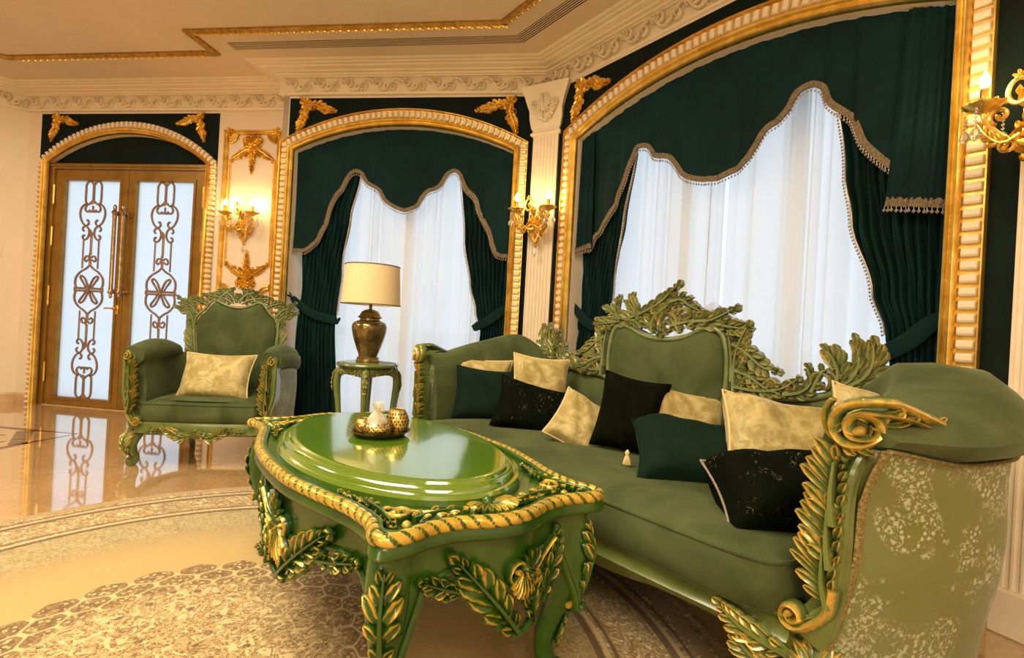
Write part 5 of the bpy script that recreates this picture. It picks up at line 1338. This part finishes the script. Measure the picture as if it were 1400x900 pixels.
c = MB(); mp = carve(CF, .11); flower(c, mp, (0, 1.11), .042, .024, 8, .8); c.build('rosette', 'carved_crest', CH, 60)
rl = MB(); rs = []
for k in range(31):
    x = lerp(-.385, .385, k/30); w = .655 + .02*cos(x/.385*pi/2); dz = -.028*max(0, cos(x*5.2))**2
    rs.append([CF.p(x, w-.04, .285), CF.p(x, w+.005, .285), CF.p(x, w+.012, .27), CF.p(x, w+.008, .235), CF.p(x, w+.012, .215+dz), CF.p(x, w-.03, .21+dz)])
rl.rings(rs).build('front_rail', 'carved_sofa', CH, 40)
fr3 = lambda a, b, h: CF.p(a, .672 + .02*cos(a/.385*pi/2) + h, b)
for sx in (1, -1):
    mpp = fr3 if sx > 0 else mirror(fr3)
    for pts, W, n in (([(.02, .225), (.07, .205), (.13, .222), (.19, .25)], .048, 9), ([(.30, .25), (.26, .24), (.22, .245)], .022, 6)):
        f = MB(); frond(f, mpp, pts, W, n, 0, .7, .8, .016, 0, .006, 1, 1.2); f.build('acanthus_leaf', 'carved_sofa', CH, 60)
f = MB(); shell(f, fr3, (0, .245), .055, -pi*.9, -pi*.1, 9, .018, .95); f.build('shell_carving', 'carved_sofa', CH, 60)

# ------------------------------------------------ cushions
def cushion(name, label, loc, size, t, mat, face, tilt=0, roll=0, piping='piping_gold', group='cushions on the sofa', dents=0, beadedge=False):
    """face = world yaw the cushion's front looks towards (degrees from -Y, + towards +X); tilt leans its top back"""
    r = empty(name, label, 'cushion', loc, 0, group)
    r.rotation_euler = (Matrix.Rotation(radians(face), 3, 'Z') @ Matrix.Rotation(radians(-tilt), 3, 'X') @ Matrix.Rotation(radians(roll), 3, 'Y')).to_euler()
    hw, hh = size[0]/2, size[1]/2; t *= 1.2; N_ = 22; rnd = random.Random(hash(label) % 1000 if False else len(label)*7+int(loc[0]*100))
    ph = rnd.random()*6
    def pt(u, v, sgn):
        a = 2*u-1; b = 2*v-1
        e = max(abs(a), abs(b)); pin = 1 - .10*(1-abs(b)**2.0)*(abs(a)**4) ; pin2 = 1 - .10*(1-abs(a)**2.0)*(abs(b)**4)
        x = a*hw*pin; z = b*hh*pin2; f = max(0, (1-a**4))**.55*max(0, (1-b**4))**.55
        y = -sgn*(t/2*f*(1 + .10*sin(3*a+ph)*cos(2.5*b+ph)) + .0)
        if dents and sgn > 0: y += t*.16*math.exp(-((a-.1)**2*7 + (b-.55)**2*4))
        y += .004*sin(a*11+b*5+ph)*f
        return (x, y, z)
    m_ = MB(); front = [[pt(i/N_, j/N_, 1) for j in range(N_+1)] for i in range(N_+1)]; back = [[pt(i/N_, j/N_, -1) for j in range(N_+1)] for i in range(N_+1)]
    m_.rings(front, False, False); m_.rings([q[::-1] for q in back], False, False)
    m_.build('cover', mat, r, 180)
    edge = [pt(i/N_, 0, 0) for i in range(N_)] + [pt(1, j/N_, 0) for j in range(N_)] + [pt(1-i/N_, 1, 0) for i in range(N_)] + [pt(0, 1-j/N_, 0) for j in range(N_)]
    if piping: MB().tube(edge, .0045, 6, (0, 1, 0), 1, False, True).build('piping', piping, r, 60)
    if beadedge:
        bb = MB(); beads(bb, edge[:N_+1], .010, .006, .014); bb.build('bead_edging', 'bead_pearl', r, 60)['kind'] = 'stuff'
    return r
cushion('throw_cushion', 'gold cushion at the far end of the sofa, behind the plain dark green one', (-.19, 3.00, .625), (.41, .34), .12, 'gold_cushion', 8, 14, 3)
cushion('throw_cushion', 'plain dark green cushion with a beaded lower edge at the far end of the sofa', (-.125, 2.88, .590), (.36, .30), .12, 'dark_velvet', 8, 12, 4, 'dark_velvet', beadedge=True)
cushion('throw_cushion', 'small gold cushion leaning on the back behind a dark printed cushion', (.17, 2.80, .665), (.32, .34), .11, 'gold_cushion', 12, 16, 5)
cushion('throw_cushion', 'dark cushion with faint gilt print, second dark one from the far arm', (.125, 2.62, .565), (.38, .27), .12, 'printed_plush', 8, 22, 14, 'black_plush')
cushion('throw_cushion', 'gold cushion slumped on its corner left of the upright black cushion', (.345, 2.36, .545), (.28, .28), .11, 'gold_cushion', 15, 34, 36)
cushion('throw_cushion', 'black plush cushion standing upright in the middle of the sofa', (.525, 2.20, .63), (.28, .33), .13, 'black_plush', -22, 10, 8, 'black_plush')
cushion('throw_cushion', 'gold cushion half hidden right behind the upright black cushion', (.755, 2.18, .61), (.34, .28), .12, 'gold_cushion', 10, 20, 10)
cushion('throw_cushion', 'glossy bottle-green velvet cushion lying over in front of the black one', (.70, 1.90, .530), (.44, .32), .18, 'dark_velvet', 4, 58, 10, 'dark_velvet')
cushion('throw_cushion', 'large gold patterned cushion leaning on the back beside the near arm', (.955, 1.79, .625), (.40, .32), .16, 'gold_cushion', 6, 26, 8, dents=1)
cushion('throw_cushion', 'black sequinned cushion lying flat on the seat beside the near arm', (.81, 1.50, .520), (.38, .28), .20, 'printed_plush', -4, 58, -4, 'bead_pearl')
cushion('throw_cushion', 'beige cushion tucked behind the scroll of the near arm', (1.185, 1.605, .675), (.32, .34), .13, 'gold_cushion', 0, 24, 12)
cushion('throw_cushion', 'gold crushed velvet cushion on the green armchair', (-1.95, 3.42, .545), (.46, .32), .12, 'gold_cushion', 4, 22, 0, group='cushion on the armchair')
# tassel at the foot of the black cushion
ts = empty('tassel', 'small gilt tassel hanging beside the upright black cushion', 'tassel', (.46, 1.93, .485))
m_ = MB(); m_.lathe([(.001, .055), (.006, .05), (.010, .043), (.006, .036), (.007, .032)], 10)
for k in range(14): a = 2*pi*k/14; m_.tube([(.004*cos(a), .004*sin(a), .034), (.010*cos(a), .010*sin(a), .018), (.014*cos(a), .014*sin(a), 0)], .0018, 4)
m_.build('tassel_strands', 'piping_gold', ts, 60)['kind'] = 'stuff'
